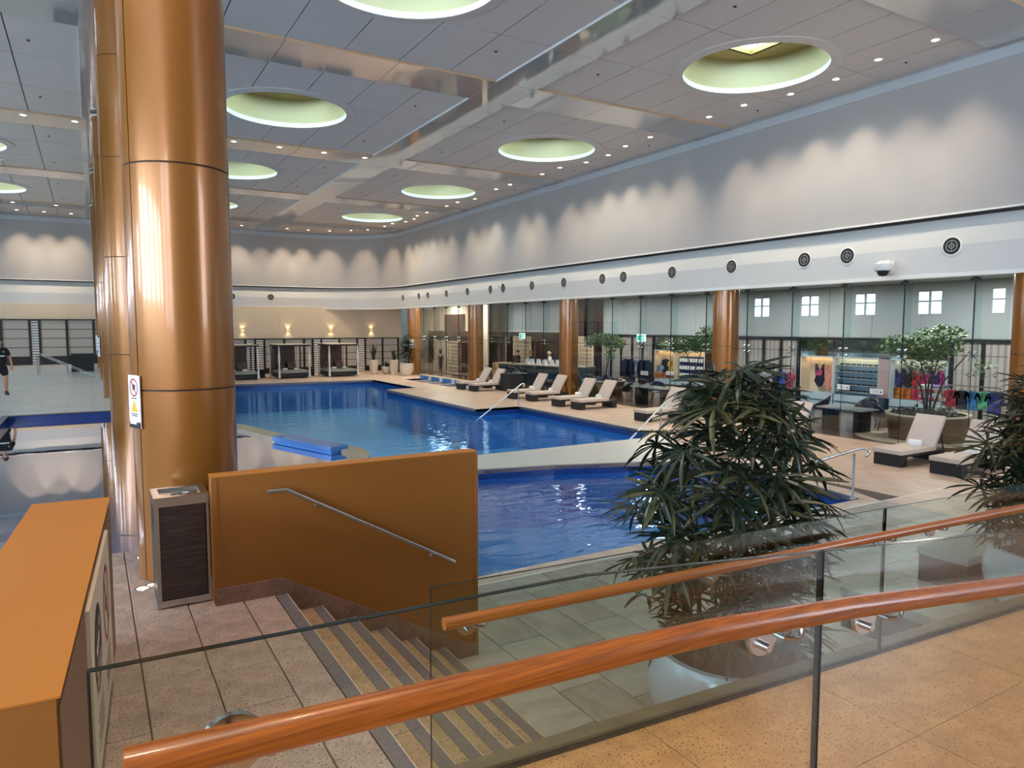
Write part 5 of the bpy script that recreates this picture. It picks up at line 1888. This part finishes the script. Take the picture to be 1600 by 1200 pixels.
for i, (x, y) in enumerate(((20.05, 31.1), (20.1, 30.6), (20.2, 30.1), (20.3, 29.7), (19.95, 31.6), (19.9, 32.0))):
    t = thing('menu_stand', 'white menu card standing on the bar counter, %s from the column' % ORD[5 - i if i < 4 else i - 4], 'menu', (x, y, 1.04), 0.3, 'menu cards on the bar')
    MB().add([(-0.06, -0.13, 0), (0.06, -0.13, 0), (0, -0.13, 0.3), (-0.06, 0.13, 0), (0.06, 0.13, 0), (0, 0.13, 0.3)], [(0, 1, 2), (3, 5, 4), (0, 3, 4, 1), (1, 4, 5, 2), (2, 5, 3, 0)]).build('card', m_sign, t)
mo = thing('till_monitor', 'dark till monitor on the bar counter beside the wooden post', 'monitor', (19.85, 33.3, 1.04), 0.4)
B(-0.02, 0.02, -0.25, 0.25, 0.1, 0.42).build('screen', m_black, mo)
B(-0.12, 0.12, -0.12, 0.12, 0.0, 0.02).build('base', m_dark, mo)
B(-0.01, 0.03, -0.03, 0.03, 0.02, 0.12).build('neck', m_dark, mo)


def lattice(label, x, ya, yb, z0, z1):
    t = thing('lattice_screen', label, 'screen', (x, 0, 0), 0, 'cream lattice screens')
    for y in (ya, yb):
        B(-0.03, 0.03, y - 0.04, y + 0.04, z0, z1).build('post', m_cream, t)
    n = max(2, int((yb - ya) / 0.16))
    for i in range(1, n):
        y = ya + (yb - ya) * i / n
        B(-0.02, 0.01, y - 0.022, y + 0.022, z0, z1).build('upright_slat', m_cream, t)
    m_ = int((z1 - z0) / 0.2)
    for i in range(m_ + 1):
        z = z0 + (z1 - z0) * i / m_
        B(-0.025, -0.005, ya, yb, z - 0.02, z + 0.02).build('cross_slat', m_cream, t)
    B(0.05, 0.06, ya, yb, z0, z1).build('backing', mat('lattice_backing', rgb(150, 118, 70), 0.5) if 'lattice_backing' not in MATS else MATS['lattice_backing'], t)
    return t


lattice('cream lattice screen behind the bar, left of the exit sign', 21.34, 36.7, 39.3, 0.9, 2.45)
lattice('cream lattice screen behind the bar, under the green exit sign', 21.34, 33.95, 35.8, 0.9, 2.45)
lattice('cream lattice strip behind the tree planter beside the column', 21.9, 28.9, 30.6, 0.3, 2.5)
struct(B(21.42, 22.3, 31.0, 40.5, -0.05, 2.72).build('wall_bar', m_darkwood), 'dark timber wall behind the bar')
# far portal
po = thing('entrance_portal', 'dark timber entrance portal with cream lattice leaves between the far columns', 'doorway', (19.6, 0, 0))
B(-0.1, 0.3, 43.3, 43.9, 0, 2.75).build('jamb', m_darkwood, po)
B(-0.1, 0.3, 37.0, 39.4, 0, 2.75).build('jamb', m_darkwood, po)
B(-0.1, 0.3, 39.4, 43.3, 2.35, 2.75).build('lintel', m_darkwood, po)
B(-0.1, 0.6, 37.0, 43.9, -0.02, 0.06).build('step', m_darkwood, po)
B(0.32, 0.4, 36.4, 47.3, 0.0, 4.43).build('wall_panel', m_cream, po)
B(0.2, 0.32, 39.3, 42.0, 2.76, 3.8).build('dark_square_panel', m_darkwood, po)
lattice('left leaf of cream lattice in the entrance portal', 19.62, 41.55, 43.2, 0.1, 2.3)
lattice('right leaf of cream lattice in the entrance portal', 19.62, 39.5, 41.2, 0.1, 2.3)
stt = MB().lathe([(0.16, 0.0), (0.16, 0.05), (0.1, 0.1), (0.13, 0.5), (0.17, 0.9), (0.2, 1.15), (0.09, 1.28), (0.06, 1.33), (0.1, 1.42), (0.1, 1.52), (0.04, 1.6), (0.001, 1.6)], 16)
tag(stt.build('statue', m_black, None, smooth=True, loc=(19.2, 41.35, 0.0)), 'dark slender statue in front of the lattice portal', 'statue')
tb2 = thing('side_table', 'small glass-topped wire table beside the bar column', 'table', (18.9, 36.0, 0))
B(-0.3, 0.3, -0.35, 0.35, 0.74, 0.77).build('top', m_shopblue, tb2)
for sx in (-1, 1):
    for sy in (-1, 1):
        MB().tube([(sx * 0.25, sy * 0.3, 0), (sx * 0.25, sy * 0.3, 0.74)], 0.012, 6).build('leg', m_dark, tb2)


def exit_sign(label, x, y, z):
    t = thing('exit_sign', label, 'sign', (x, y, z), 0, 'green exit signs')
    B(-0.03, 0.03, -0.27, 0.27, -0.16, 0.16).build('housing', m_exitw, t)
    B(-0.034, -0.03, -0.22, 0.22, -0.12, 0.11).build('green_face', m_exit, t)
    f = MB()
    xx = -0.036
    f.ngon([(xx, 0.03 + 0.022 * math.cos(i * PI / 5), 0.075 + 0.022 * math.sin(i * PI / 5)) for i in range(10)])
    f.ngon([(xx, 0.0, 0.05), (xx, 0.05, 0.05), (xx, 0.04, -0.02), (xx, 0.0, -0.02)])
    f.ngon([(xx, 0.0, -0.02), (xx, 0.03, -0.02), (xx, -0.03, -0.1), (xx, -0.06, -0.1)])
    f.ngon([(xx, 0.01, -0.02), (xx, 0.045, -0.02), (xx, 0.1, -0.09), (xx, 0.07, -0.1)])
    f.ngon([(xx, 0.0, 0.05), (xx, -0.06, 0.0), (xx, -0.045, -0.015), (xx, 0.01, 0.02)])
    f.ngon([(xx, -0.1, 0.07), (xx, -0.18, 0.07), (xx, -0.18, -0.1), (xx, -0.1, -0.1)])
    f.build('running_figure', m_exitw, t)
    MB().tube([(0, 0, 0.16), (0, 0, 4.45 - z)], 0.008, 6).build('hanger_rod', m_dark, t)


exit_sign('green illuminated exit sign above the bar counter', 20.0, 32.66, 2.52)
exit_sign('green illuminated exit sign in front of the ribbed doors', 21.0, 24.2, 2.52)
# ================================================================== END WALL SCREENS, SCONCES
def screen_run(label, xs, kinds, z0, z1, y=47.3, base=0.35):
    t = thing('trellis_screen', label, 'screen', (0, y, 0))
    for x in xs:
        B(x - 0.06, x + 0.06, -0.06, 0.06, z0, z1).build('post', m_black, t)
    B(xs[0], xs[-1], -0.05, 0.05, z1 - 0.06, z1).build('top_rail', m_black, t)
    for (a, b), kd in zip(zip(xs[:-1], xs[1:]), kinds):
        if kd == 'p':
            B(a + 0.06, b - 0.06, 0.0, 0.06, z0, z0 + base).build('kick_panel', m_black, t)
            h = (z1 - 0.06 - z0 - base) / 4
            for i in range(4):
                B(a + 0.06, b - 0.06, 0.0, 0.04, z0 + base + i * h + 0.018, z0 + base + (i + 1) * h - 0.018).build('fabric_panel', m_fabric, t)
                B(a + 0.06, b - 0.06, 0.0, 0.045, z0 + base + i * h - 0.018, z0 + base + i * h + 0.018).build('cross_rail', m_black, t)
        else:
            n = int((z1 - z0) / 0.145)
            for i in range(n):
                zz = z0 + 0.03 + i * (z1 - 0.08 - z0) / n
                B(a + 0.06, b - 0.06, -0.02, 0.03, zz, zz + 0.1).build('slat', m_whitecloth, t)
            B(a + 0.06, b - 0.06, 0.04, 0.06, z0, z1 - 0.06).build('slat_backing', m_black, t)
    return t


screen_run('black framed trellis screen of fabric panels and white slats behind the cabanas',
           [5.9, 7.2, 8.43, 9.01, 9.58, 10.83, 12.1, 12.67, 13.24, 14.46, 15.71, 16.27, 17.52, 18.68], 'ppsspppsspspp'[:13], 0.0, 2.27)
screen_run('taller black framed trellis screen on the upper deck behind the walking person', [-6.7, -5.4, -4.13, -2.84, -2.39, -1.11, 0.19, 1.45, 2.75], 'pppsp' + 'ppp', ZL, 3.44, base=0.45)
m_glowlamp = mat('sconce_glow', rgb(255, 236, 190), 0.4, emit=rgb(255, 214, 140), estr=2.5)
sc_lab = ['wall sconce right beside the big column', 'wall sconce above the middle cabana', 'wall sconce above the right-hand cabana', 'wall sconce above the snake plant pot']
for i, x in enumerate((8.3, 11.12, 13.94, 16.76)):
    t = thing('wall_sconce', 'glowing up-and-down ' + sc_lab[i], 'lamp', (x, 47.4, 2.77), 0, 'wall sconces on the ribbed wall')
    B(-0.1, 0.1, -0.12, 0.0, -0.03, 0.03).build('body', m_steel, t)
    B(-0.09, 0.09, -0.11, -0.01, 0.03, 0.036).build('upper_glow', m_glowlamp, t)
    B(-0.09, 0.09, -0.11, -0.01, -0.036, -0.03).build('lower_glow', m_glowlamp, t)
    for s_ in (-1, 1):
        ld = bpy.data.lights.new('sconce_lamp', 'SPOT')
        ld.energy = 5
        ld.color = (1.0, 0.82, 0.5)
        ld.spot_size = math.radians(100)
        ld.spot_blend = 0.4
        ld.shadow_soft_size = 0.03
        lo = bpy.data.objects.new('sconce_lamp', ld)
        COL.objects.link(lo)
        lo.parent = t
        lo.location = (0, -0.08, s_ * 0.06)
        lo.rotation_euler = (PI if s_ > 0 else 0, 0, 0)

# ================================================================== CABANAS
def cabana_build(t):
    W, D, H = 1.86, 2.3, 1.88
    for x in (0.04, W - 0.04):
        for y in (0.04, D - 0.04):
            B(x - 0.04, x + 0.04, y - 0.04, y + 0.04, 0, H).build('post', m_black, t)
    r = MB()
    r.box(0, W, 0, 0.08, H, H + 0.08)
    r.box(0, W, D - 0.08, D, H, H + 0.08)
    r.box(0, 0.08, 0, D, H, H + 0.08)
    r.box(W - 0.08, W, 0, D, H, H + 0.08)
    r.build('roof_frame', m_black, t)
    B(0.02, W - 0.02, 0.02, D - 0.02, H + 0.06, H + 0.1).build('canopy', m_cream, t)
    for i in range(13):
        z = 0.55 + i * 0.1
        B(0.1, W - 0.42, D - 0.3, D - 0.26, z, z + 0.075).build('back_slat', m_slat, t)
    B(0.1, W - 0.42, D - 0.26, D - 0.24, 0.5, H).build('back_board', m_black, t)
    for i in range(12):
        z = 0.55 + i * 0.1
        B(0.03, 0.06, D * 0.45, D - 0.1, z, z + 0.07).build('side_slat', m_slat, t)
    B(0.05, W - 0.05, 0.1, D - 0.3, 0.05, 0.3).build('daybed_base', m_wicker, t)
    MB().cbox(0.06, W - 0.06, 0.1, D - 0.32, 0.3, 0.44, 0.03).build('mattress', m_cushion_g, t, smooth=True)
    for j, (x, y) in enumerate(((0.05, 0.0), (W - 0.06, 0.0), (-0.1, D * 0.75), (W - 0.28, D - 0.3))):
        c = MB()
        n = 12
        prof = [(0.02, H), (0.035, H - 0.3), (0.055, 1.2), (0.03, 0.75), (0.04, 0.4), (0.055, 0.03)]
        for rr_, z in prof:
            for k_ in range(n):
                a = 2 * PI * k_ / n
                q = rr_ * (1.0 + 0.25 * math.cos(4 * a))
                c.v.append((x + q * math.cos(a), y + q * math.sin(a), z))
        for i in range(len(prof) - 1):
            for k_ in range(n):
                c.f.append((i * n + k_, i * n + (k_ + 1) % n, (i + 1) * n + (k_ + 1) % n, (i + 1) * n + k_))
        c.build('curtain', m_curtain, t, smooth=True)


cab_lab = ['brown slatted cabana daybed partly hidden by the big column', 'brown slatted cabana daybed in the middle of the three', 'brown slatted cabana daybed nearest the cream pots']
cab_root = None
pil = None
for i, x in enumerate((6.42, 9.34, 12.28)):
    loc = (x, 42.35, 0)
    if cab_root is None:
        cab_root = thing('cabana', cab_lab[i], 'cabana', loc, 0, 'cabanas at the far end of the pool')
        cabana_build(cab_root)
    else:
        copy_tree(cab_root, loc, 0, cab_lab[i])
    nm_ = ('left', 'middle', 'right')[i]
    for j, dx in enumerate((0.5, 1.15)):
        pl = MB().cbox(-0.27, 0.27, -0.09, 0.09, -0.22, 0.22, 0.07).build('pillow', m_pillow, None, smooth=True, loc=(x + dx, 42.35 + 1.72, 0.68), rot=(-0.35, 0, 0))
        tag(pl, 'dark patterned pillow leaning on the %s side of the %s cabana' % (('left', 'right')[j], nm_), 'pillow', 'pillows in the cabanas')
        o = inst(troot, 'rolled_towel', None, (x + dx + 0.05, 42.35 + 0.75, 0.44), (0, 0, 0))
        tag(o, 'rolled white towel on the %s half of the %s cabana daybed' % (('left', 'right')[j], nm_), 'towel', 'towels in the cabanas')
for i, x in enumerate((8.65, 11.6)):
    bx_ = thing('side_box', ['low dark side box between the left and middle cabanas', 'low dark side box between the middle and right cabanas'][i], 'box', (x, 44.2, 0))
    B(-0.25, 0.25, -0.25, 0.25, 0, 0.42).build('body', m_wicker, bx_)
    B(-0.27, 0.27, -0.27, 0.27, 0.42, 0.45).build('top', m_black, bx_)

# ================================================================== POTS AT THE FAR CORNER
def blades(n, L0, L1, w, seed, lean=0.3):
    rnd = random.Random(seed)
    mb = MB()
    for i in range(n):
        a = rnd.uniform(0, 2 * PI)
        L_ = rnd.uniform(L0, L1)
        ln = rnd.uniform(0.05, lean)
        d = Vector((math.cos(a), math.sin(a), 0))
        s_ = Vector((-d.y, d.x, 0)) * w
        p0 = d * 0.08
        prev = None
        for k_ in range(5):
            t = k_ / 4
            p = p0 + d * ln * L_ * t * t + Vector((0, 0, L_ * t))
            ww = s_ * (1.0 - t ** 3) + s_ * 0.05
            cur = (p - ww, p + ww)
            if prev:
                mb.quad(prev[0], prev[1], cur[1], cur[0])
            prev = cur
    return mb


def potted(label, loc, prof, top_r, top_z, leaf_mb, lm, name='potted_plant'):
    t = thing(name, label, 'plant', loc)
    MB().lathe(prof, 28).build('pot', m_potcream, t, smooth=True)
    MB().lathe([(0.001, top_z - 0.05), (top_r, top_z - 0.05)], 20).build('soil', m_soil, t)
    leaf_mb.xf(Matrix.Translation((0, 0, top_z - 0.05)))
    o = leaf_mb.build('leaves', lm, t)
    o['kind'] = 'stuff'
    return t


tall = [(0.001, 0), (0.2, 0), (0.26, 0.35), (0.3, 0.92), (0.27, 0.92), (0.25, 0.85)]
potted('snake plant in a tall tapered cream pot in front of the trellis', (15.55, 43.6, 0), tall, 0.26, 0.9, blades(16, 0.6, 1.15, 0.05, 3), m_leafd)
potted('small leafy plant in a low cream bowl among the corner pots', (16.4, 43.5, 0), [(0.001, 0), (0.2, 0), (0.32, 0.2), (0.38, 0.48), (0.34, 0.48), (0.33, 0.42)], 0.33, 0.46, blades(18, 0.25, 0.45, 0.04, 4, 0.9), m_leafd)
potted('spiky plant in a tapered cream pot beside the round white pot', (16.6, 42.75, 0), tall, 0.26, 0.92, blades(14, 0.45, 0.8, 0.05, 5, 0.6), m_leafd)
rnd_pot = [(0.001, 0), (0.26, 0), (0.42, 0.3), (0.44, 0.5), (0.4, 0.78), (0.35, 0.78), (0.34, 0.7)]
potted('dense dark ficus in a large rounded cream pot next to the far column', (16.85, 41.25, 0), rnd_pot, 0.34, 0.76, leaf_cloud([(0, 0, 0.55, 0.5, 0.5, 0.6), (0, 0, 1.15, 0.45, 0.45, 0.5), (0, 0, 1.5, 0.3, 0.3, 0.35)], 1500, 0.13, 9), m_leafd)
potted('plant in a cream pot behind the glass by the lattice portal', (18.45, 43.6, 0), [(0.001, 0), (0.3, 0), (0.33, 0.9), (0.29, 0.9), (0.28, 0.8)], 0.28, 0.88, leaf_cloud([(0, 0, 0.4, 0.4, 0.4, 0.35)], 260, 0.14, 10), m_leafd)

# ================================================================== UPPER DECK: STORAGE BOX, STAIR RAILS
sb = thing('storage_box', 'large black storage box on the far upper deck', 'box', (-0.35, 39.3, ZL))
B(-0.46, 0.46, -0.4, 0.4, 0.0, 0.8).build('body', m_wicker, sb)
B(-0.48, 0.48, -0.42, 0.42, 0.8, 0.85).build('lid', m_black, sb)
sr = thing('stair_railing', 'pair of thin steel rails sloping down into the sunken steps by the storage box', 'railing', (0, 0, ZL))
for dy in (0.0, 1.3):
    MB().tube([(-2.0, 36.6 + dy, 0.95), (0.1, 33.95 + dy, 0.05)], 0.014, 8).build('rail', m_steel, sr, smooth=True)
    MB().tube([(-2.0, 36.6 + dy, 0.95), (-2.0, 36.6 + dy, 0.0)], 0.022, 8).build('post', m_steel, sr, smooth=True)
    MB().tube([(-0.9, 35.2 + dy, 0.47), (-0.9, 35.2 + dy, -0.02)], 0.022, 8).build('post', m_steel, sr, smooth=True)
stp = MB()
for i in range(4):
    stp.box(-1.4 + 0.35 * i, -1.4 + 0.35 * (i + 1), 33.4, 36.2, -0.2, ZL - 0.16 * (i + 1))
stp.box(0.0, 0.5, 33.4, 36.2, -0.2, 0.12)
stp.build('sunken_steps', m_nosing, updeck)

# ================================================================== PEOPLE
def skinned(name, chains, m, parent, sub=2):
    """chains: list of joint lists [(x,y,z,r)...]; equal coordinates are shared"""
    idx = {}
    verts, rad, edges = [], [], []
    for ch in chains:
        prev = None
        for (x, y, z, r) in ch:
            key = (round(x, 4), round(y, 4), round(z, 4))
            if key not in idx:
                idx[key] = len(verts)
                verts.append(key)
                rad.append(r)
            i = idx[key]
            if prev is not None and prev != i:
                edges.append((prev, i))
            prev = i
    me = bpy.data.meshes.new(name)
    me.from_pydata(verts, edges, [])
    o = bpy.data.objects.new(name, me)
    COL.objects.link(o)
    o.modifiers.new('skin', 'SKIN').use_smooth_shade = True
    sv = me.skin_vertices[0].data
    for i, r in enumerate(rad):
        rr_ = r if isinstance(r, tuple) else (r, r)
        sv[i].radius = rr_
    sv[0].use_root = True
    s_ = o.modifiers.new('subsurf', 'SUBSURF')
    s_.levels = s_.render_levels = sub
    dg = bpy.context.evaluated_depsgraph_get()
    ev = bpy.data.meshes.new_from_object(o.evaluated_get(dg))
    ev.name = name
    ev.materials.clear()
    ev.materials.append(m)
    o.modifiers.clear()
    o.data = ev
    bpy.data.meshes.remove(me)
    o.parent = parent
    return o


def head_mesh(mb_m, parent, c, s=1.0, rz=0.0, hair=m_hair):
    """head with brow, nose, chin, ears; faces local -y before rz"""
    mb = MB()
    nu, nv = 16, 12
    for j in range(nv + 1):
        v = -PI / 2 + PI * j / nv
        for i in range(nu):
            u = 2 * PI * i / nu
            x = 0.075 * math.cos(v) * math.cos(u)
            y = 0.098 * math.cos(v) * math.sin(u)
            z = 0.118 * math.sin(v)
            front = max(0.0, -math.sin(u))
            if z < -0.03:
                x *= 1.0 - 0.25 * min(1, (-z - 0.03) / 0.08)
                y = y * (0.92 if front > 0.5 else 0.75)
            if front > 0.93 and -0.045 < z < 0.025:
                y -= 0.026 * (1 - abs(z + 0.02) / 0.045)
            if front > 0.6 and 0.015 < z < 0.035:
                y += 0.008
            mb.v.append((x, y, z))
    for j in range(nv):
        for i in range(nu):
            mb.f.append((j * nu + i, j * nu + (i + 1) % nu, (j + 1) * nu + (i + 1) % nu, (j + 1) * nu + i))
    M = Matrix.Translation(c) @ Matrix.Rotation(rz, 4, 'Z') @ Matrix.Scale(s, 4)
    for sx in (-1, 1):
        e = MB().lathe([(0.001, -0.03), (0.012, -0.015), (0.014, 0.01), (0.001, 0.028)], 8)
        e.xf(Matrix.Translation((sx * 0.076, 0.012, 0.0)))
        mb.add(e.v, e.f)
    h = mb.xf(M).build('head', m_skin, parent, smooth=True)
    hm = MB().lathe([(0.001, 0.132), (0.05, 0.122), (0.078, 0.088), (0.087, 0.045), (0.084, 0.03)], 16, sy=1.27)
    hm.v = [(x, y + (0.012), z - (0.0 if y < -0.04 else 0.045 * min(1, (y + 0.04) / 0.1))) for x, y, z in hm.v]
    hm.xf(M).build('hair', hair, h, smooth=True)
    f = MB()
    for sx in (-1, 1):
        f.box(sx * 0.028 - 0.011, sx * 0.028 + 0.011, -0.094, -0.087, 0.004, 0.012)
    f.box(-0.022, 0.022, -0.09, -0.083, -0.062, -0.055)
    f.xf(M).build('eyes_and_mouth', m_signblack, h)
    return h


def hand_chains(w, d, s=1.0):
    """palm and five curled fingers from wrist w along direction d"""
    w, d = Vector(w), Vector(d).normalized()
    side = d.cross(Vector((0, 1, 0)))
    side = side.normalized() if side.length > 0.1 else Vector((1, 0, 0))
    nrm = side.cross(d).normalized()
    P = lambda v, r: (v.x, v.y, v.z, r)
    palm_ = w + d * 0.05 * s
    ch = [[P(w, 0.026 * s), P(palm_, (0.03 * s))]]
    for i, (o, L_) in enumerate(((-0.03, 0.065), (-0.01, 0.075), (0.01, 0.07), (0.03, 0.055))):
        k0 = palm_ + side * o * s + d * 0.03 * s
        k1 = k0 + d * L_ * 0.55 * s + nrm * 0.012 * s
        k2 = k1 + d * L_ * 0.4 * s + nrm * 0.03 * s
        ch.append([P(palm_, 0.03 * s), P(k0, 0.0105 * s), P(k1, 0.0095 * s), P(k2, 0.008 * s)])
    t0 = w + d * 0.03 * s + side * -0.035 * s
    t1 = t0 + (d * 0.5 - side * 0.6 + nrm * 0.4).normalized() * 0.035 * s
    ch.append([P(palm_, 0.03 * s), P(t0, 0.013 * s), P(t1, 0.01 * s)])
    return ch


# walking person on the upper deck (faces the viewer, turned a little to the right)
wk = thing('person', 'person in black polo shirt and black shorts walking on the upper deck', 'person', (-2.42, 26.8, ZL), math.radians(14))
S = 0.99
pel = (0, 0, 0.93, 0.13)
chest = (0, -0.01, 1.28, 0.15)
neck = (0, -0.015, 1.47, 0.06)
skin_ch = [[pel, chest, neck, (0, -0.03, 1.54, 0.052)]]
legs = {1: [(0.1, 0.0, 0.88, 0.095), (0.12, -0.08, 0.5, 0.062), (0.12, -0.05, 0.3, 0.056), (0.13, 0.0, 0.1, 0.036), (0.13, -0.02, 0.05, 0.04)],
        -1: [(-0.1, 0.0, 0.88, 0.095), (-0.11, 0.08, 0.5, 0.062), (-0.11, 0.24, 0.32, 0.054), (-0.1, 0.36, 0.16, 0.036), (-0.1, 0.36, 0.12, 0.038)]}
arms = {1: [(0.19, 0.0, 1.4, 0.058), (0.27, 0.06, 1.14, 0.044), (0.30, 0.0, 0.97, 0.036), (0.29, -0.06, 0.88, 0.026)],
        -1: [(-0.19, 0.0, 1.4, 0.058), (-0.27, 0.0, 1.13, 0.044), (-0.27, -0.1, 0.96, 0.036), (-0.24, -0.16, 0.9, 0.026)]}
for s_ in (1, -1):
    skin_ch.append([pel] + legs[s_])
    skin_ch.append([chest] + arms[s_])
    w_ = arms[s_][-1][:3]
    e_ = arms[s_][-2][:3]
    skin_ch += hand_chains(w_, Vector(w_) - Vector(e_))
body = skinned('body', skin_ch, m_skin, wk)
head_mesh(None, body, (0.0, -0.045, 1.64), 1.0, math.radians(18))
shirt = skinned('polo_shirt', [[(0, 0, 0.83, (0.175, 0.14)), (0, 0, 0.95, (0.18, 0.145)), (0, -0.005, 1.1, (0.18, 0.145)), (0, -0.01, 1.28, (0.185, 0.145)), (0, -0.012, 1.42, (0.14, 0.1)), (0, -0.015, 1.475, 0.07)],
                               [(0, -0.01, 1.28, (0.185, 0.145)), (0.18, 0.0, 1.39, 0.082), (0.245, 0.04, 1.2, 0.07)], [(0, -0.01, 1.28, (0.185, 0.145)), (-0.18, 0.0, 1.39, 0.082), (-0.245, 0.01, 1.2, 0.07)]], m_blackcloth, wk)
B(-0.13, 0.11, -0.168, -0.15, 1.19, 1.225).build('chest_stripe', m_whitecloth, shirt)
B(0.07, 0.1, -0.165, -0.15, 1.32, 1.345).build('chest_badge', m_whitecloth, shirt)
skinned('shorts', [[(0, 0, 1.0, (0.165, 0.13)), (0, 0, 0.86, (0.165, 0.13))], [(0, 0, 0.86, (0.165, 0.13)), (0.105, -0.02, 0.74, 0.112), (0.12, -0.07, 0.55, 0.10)], [(0, 0, 0.86, (0.165, 0.13)), (-0.105, 0.02, 0.74, 0.112), (-0.11, 0.07, 0.55, 0.10)]], m_blackcloth, wk)
for s_, (x, y, z, ry) in {1: (0.13, -0.03, 0.0, 0.0), -1: (-0.1, 0.35, 0.04, 0.5)}.items():
    sh = MB().cbox(-0.045, 0.045, -0.17, 0.1, 0.0, 0.075, 0.025)
    sh.cbox(-0.043, 0.043, -0.02, 0.095, 0.05, 0.12, 0.02)
    sh.xf(Matrix.Translation((x, y, z)) @ Matrix.Rotation(-ry, 4, 'X'))
    sh.build('shoe', m_black, wk, smooth=True)


def bar_staff(label, loc, rz, top_m, hair=m_hair):
    t = thing('person', label, 'person', loc, rz)
    ch = [[(0, 0, 0.92, 0.13), (0, 0, 1.25, 0.15), (0, 0, 1.42, 0.06), (0, -0.02, 1.5, 0.05)]]
    for s_ in (1, -1):
        ch.append([(0, 0, 0.92, 0.13), (s_ * 0.1, 0, 0.86, 0.09), (s_ * 0.1, -0.01, 0.46, 0.06), (s_ * 0.1, 0, 0.06, 0.04)])
        a_ = [(s_ * 0.18, 0, 1.37, 0.055), (s_ * 0.25, -0.02, 1.13, 0.045), (s_ * 0.17, -0.22, 1.1, 0.034), (s_ * 0.12, -0.3, 1.12, 0.026)]
        ch.append([(0, 0, 1.25, 0.15)] + a_)
        ch += hand_chains(a_[-1][:3], Vector(a_[-1][:3]) - Vector(a_[-2][:3]))
    b_ = skinned('body', ch, m_skin, t)
    head_mesh(None, b_, (0, -0.03, 1.6), 1.0, 0.0, hair)
    skinned('shirt', [[(0, 0, 0.9, (0.17, 0.13)), (0, 0, 1.25, (0.18, 0.14)), (0, 0, 1.4, (0.13, 0.1)), (0, 0, 1.44, 0.075)], [(0, 0, 1.25, (0.18, 0.14)), (0.175, 0, 1.36, 0.08), (0.245, -0.02, 1.15, 0.06)], [(0, 0, 1.25, (0.18, 0.14)), (-0.175, 0, 1.36, 0.08), (-0.245, -0.02, 1.15, 0.06)]], top_m, t)
    skinned('trousers', [[(0, 0, 0.95, (0.165, 0.13)), (0, 0, 0.86, (0.165, 0.13))], [(0, 0, 0.86, (0.165, 0.13)), (0.1, 0, 0.46, 0.08), (0.1, 0, 0.06, 0.065)], [(0, 0, 0.86, (0.165, 0.13)), (-0.1, 0, 0.46, 0.08), (-0.1, 0, 0.06, 0.065)]], m_blackcloth, t)
    return t


bar_staff('person in black with dark hair behind the till at the bar', (20.75, 34.3, 0), -2.1, m_blackcloth)
bar_staff('person in black standing behind the middle of the bar counter', (20.8, 33.0, 0), -2.1, m_blackcloth, mat('auburn_hair', rgb(150, 84, 50), 0.6))
bar_staff('person in white behind the bar counter beside the menu cards', (21.0, 31.5, 0), -2.1, m_whitecloth, mat('light_hair', rgb(200, 180, 150), 0.6))
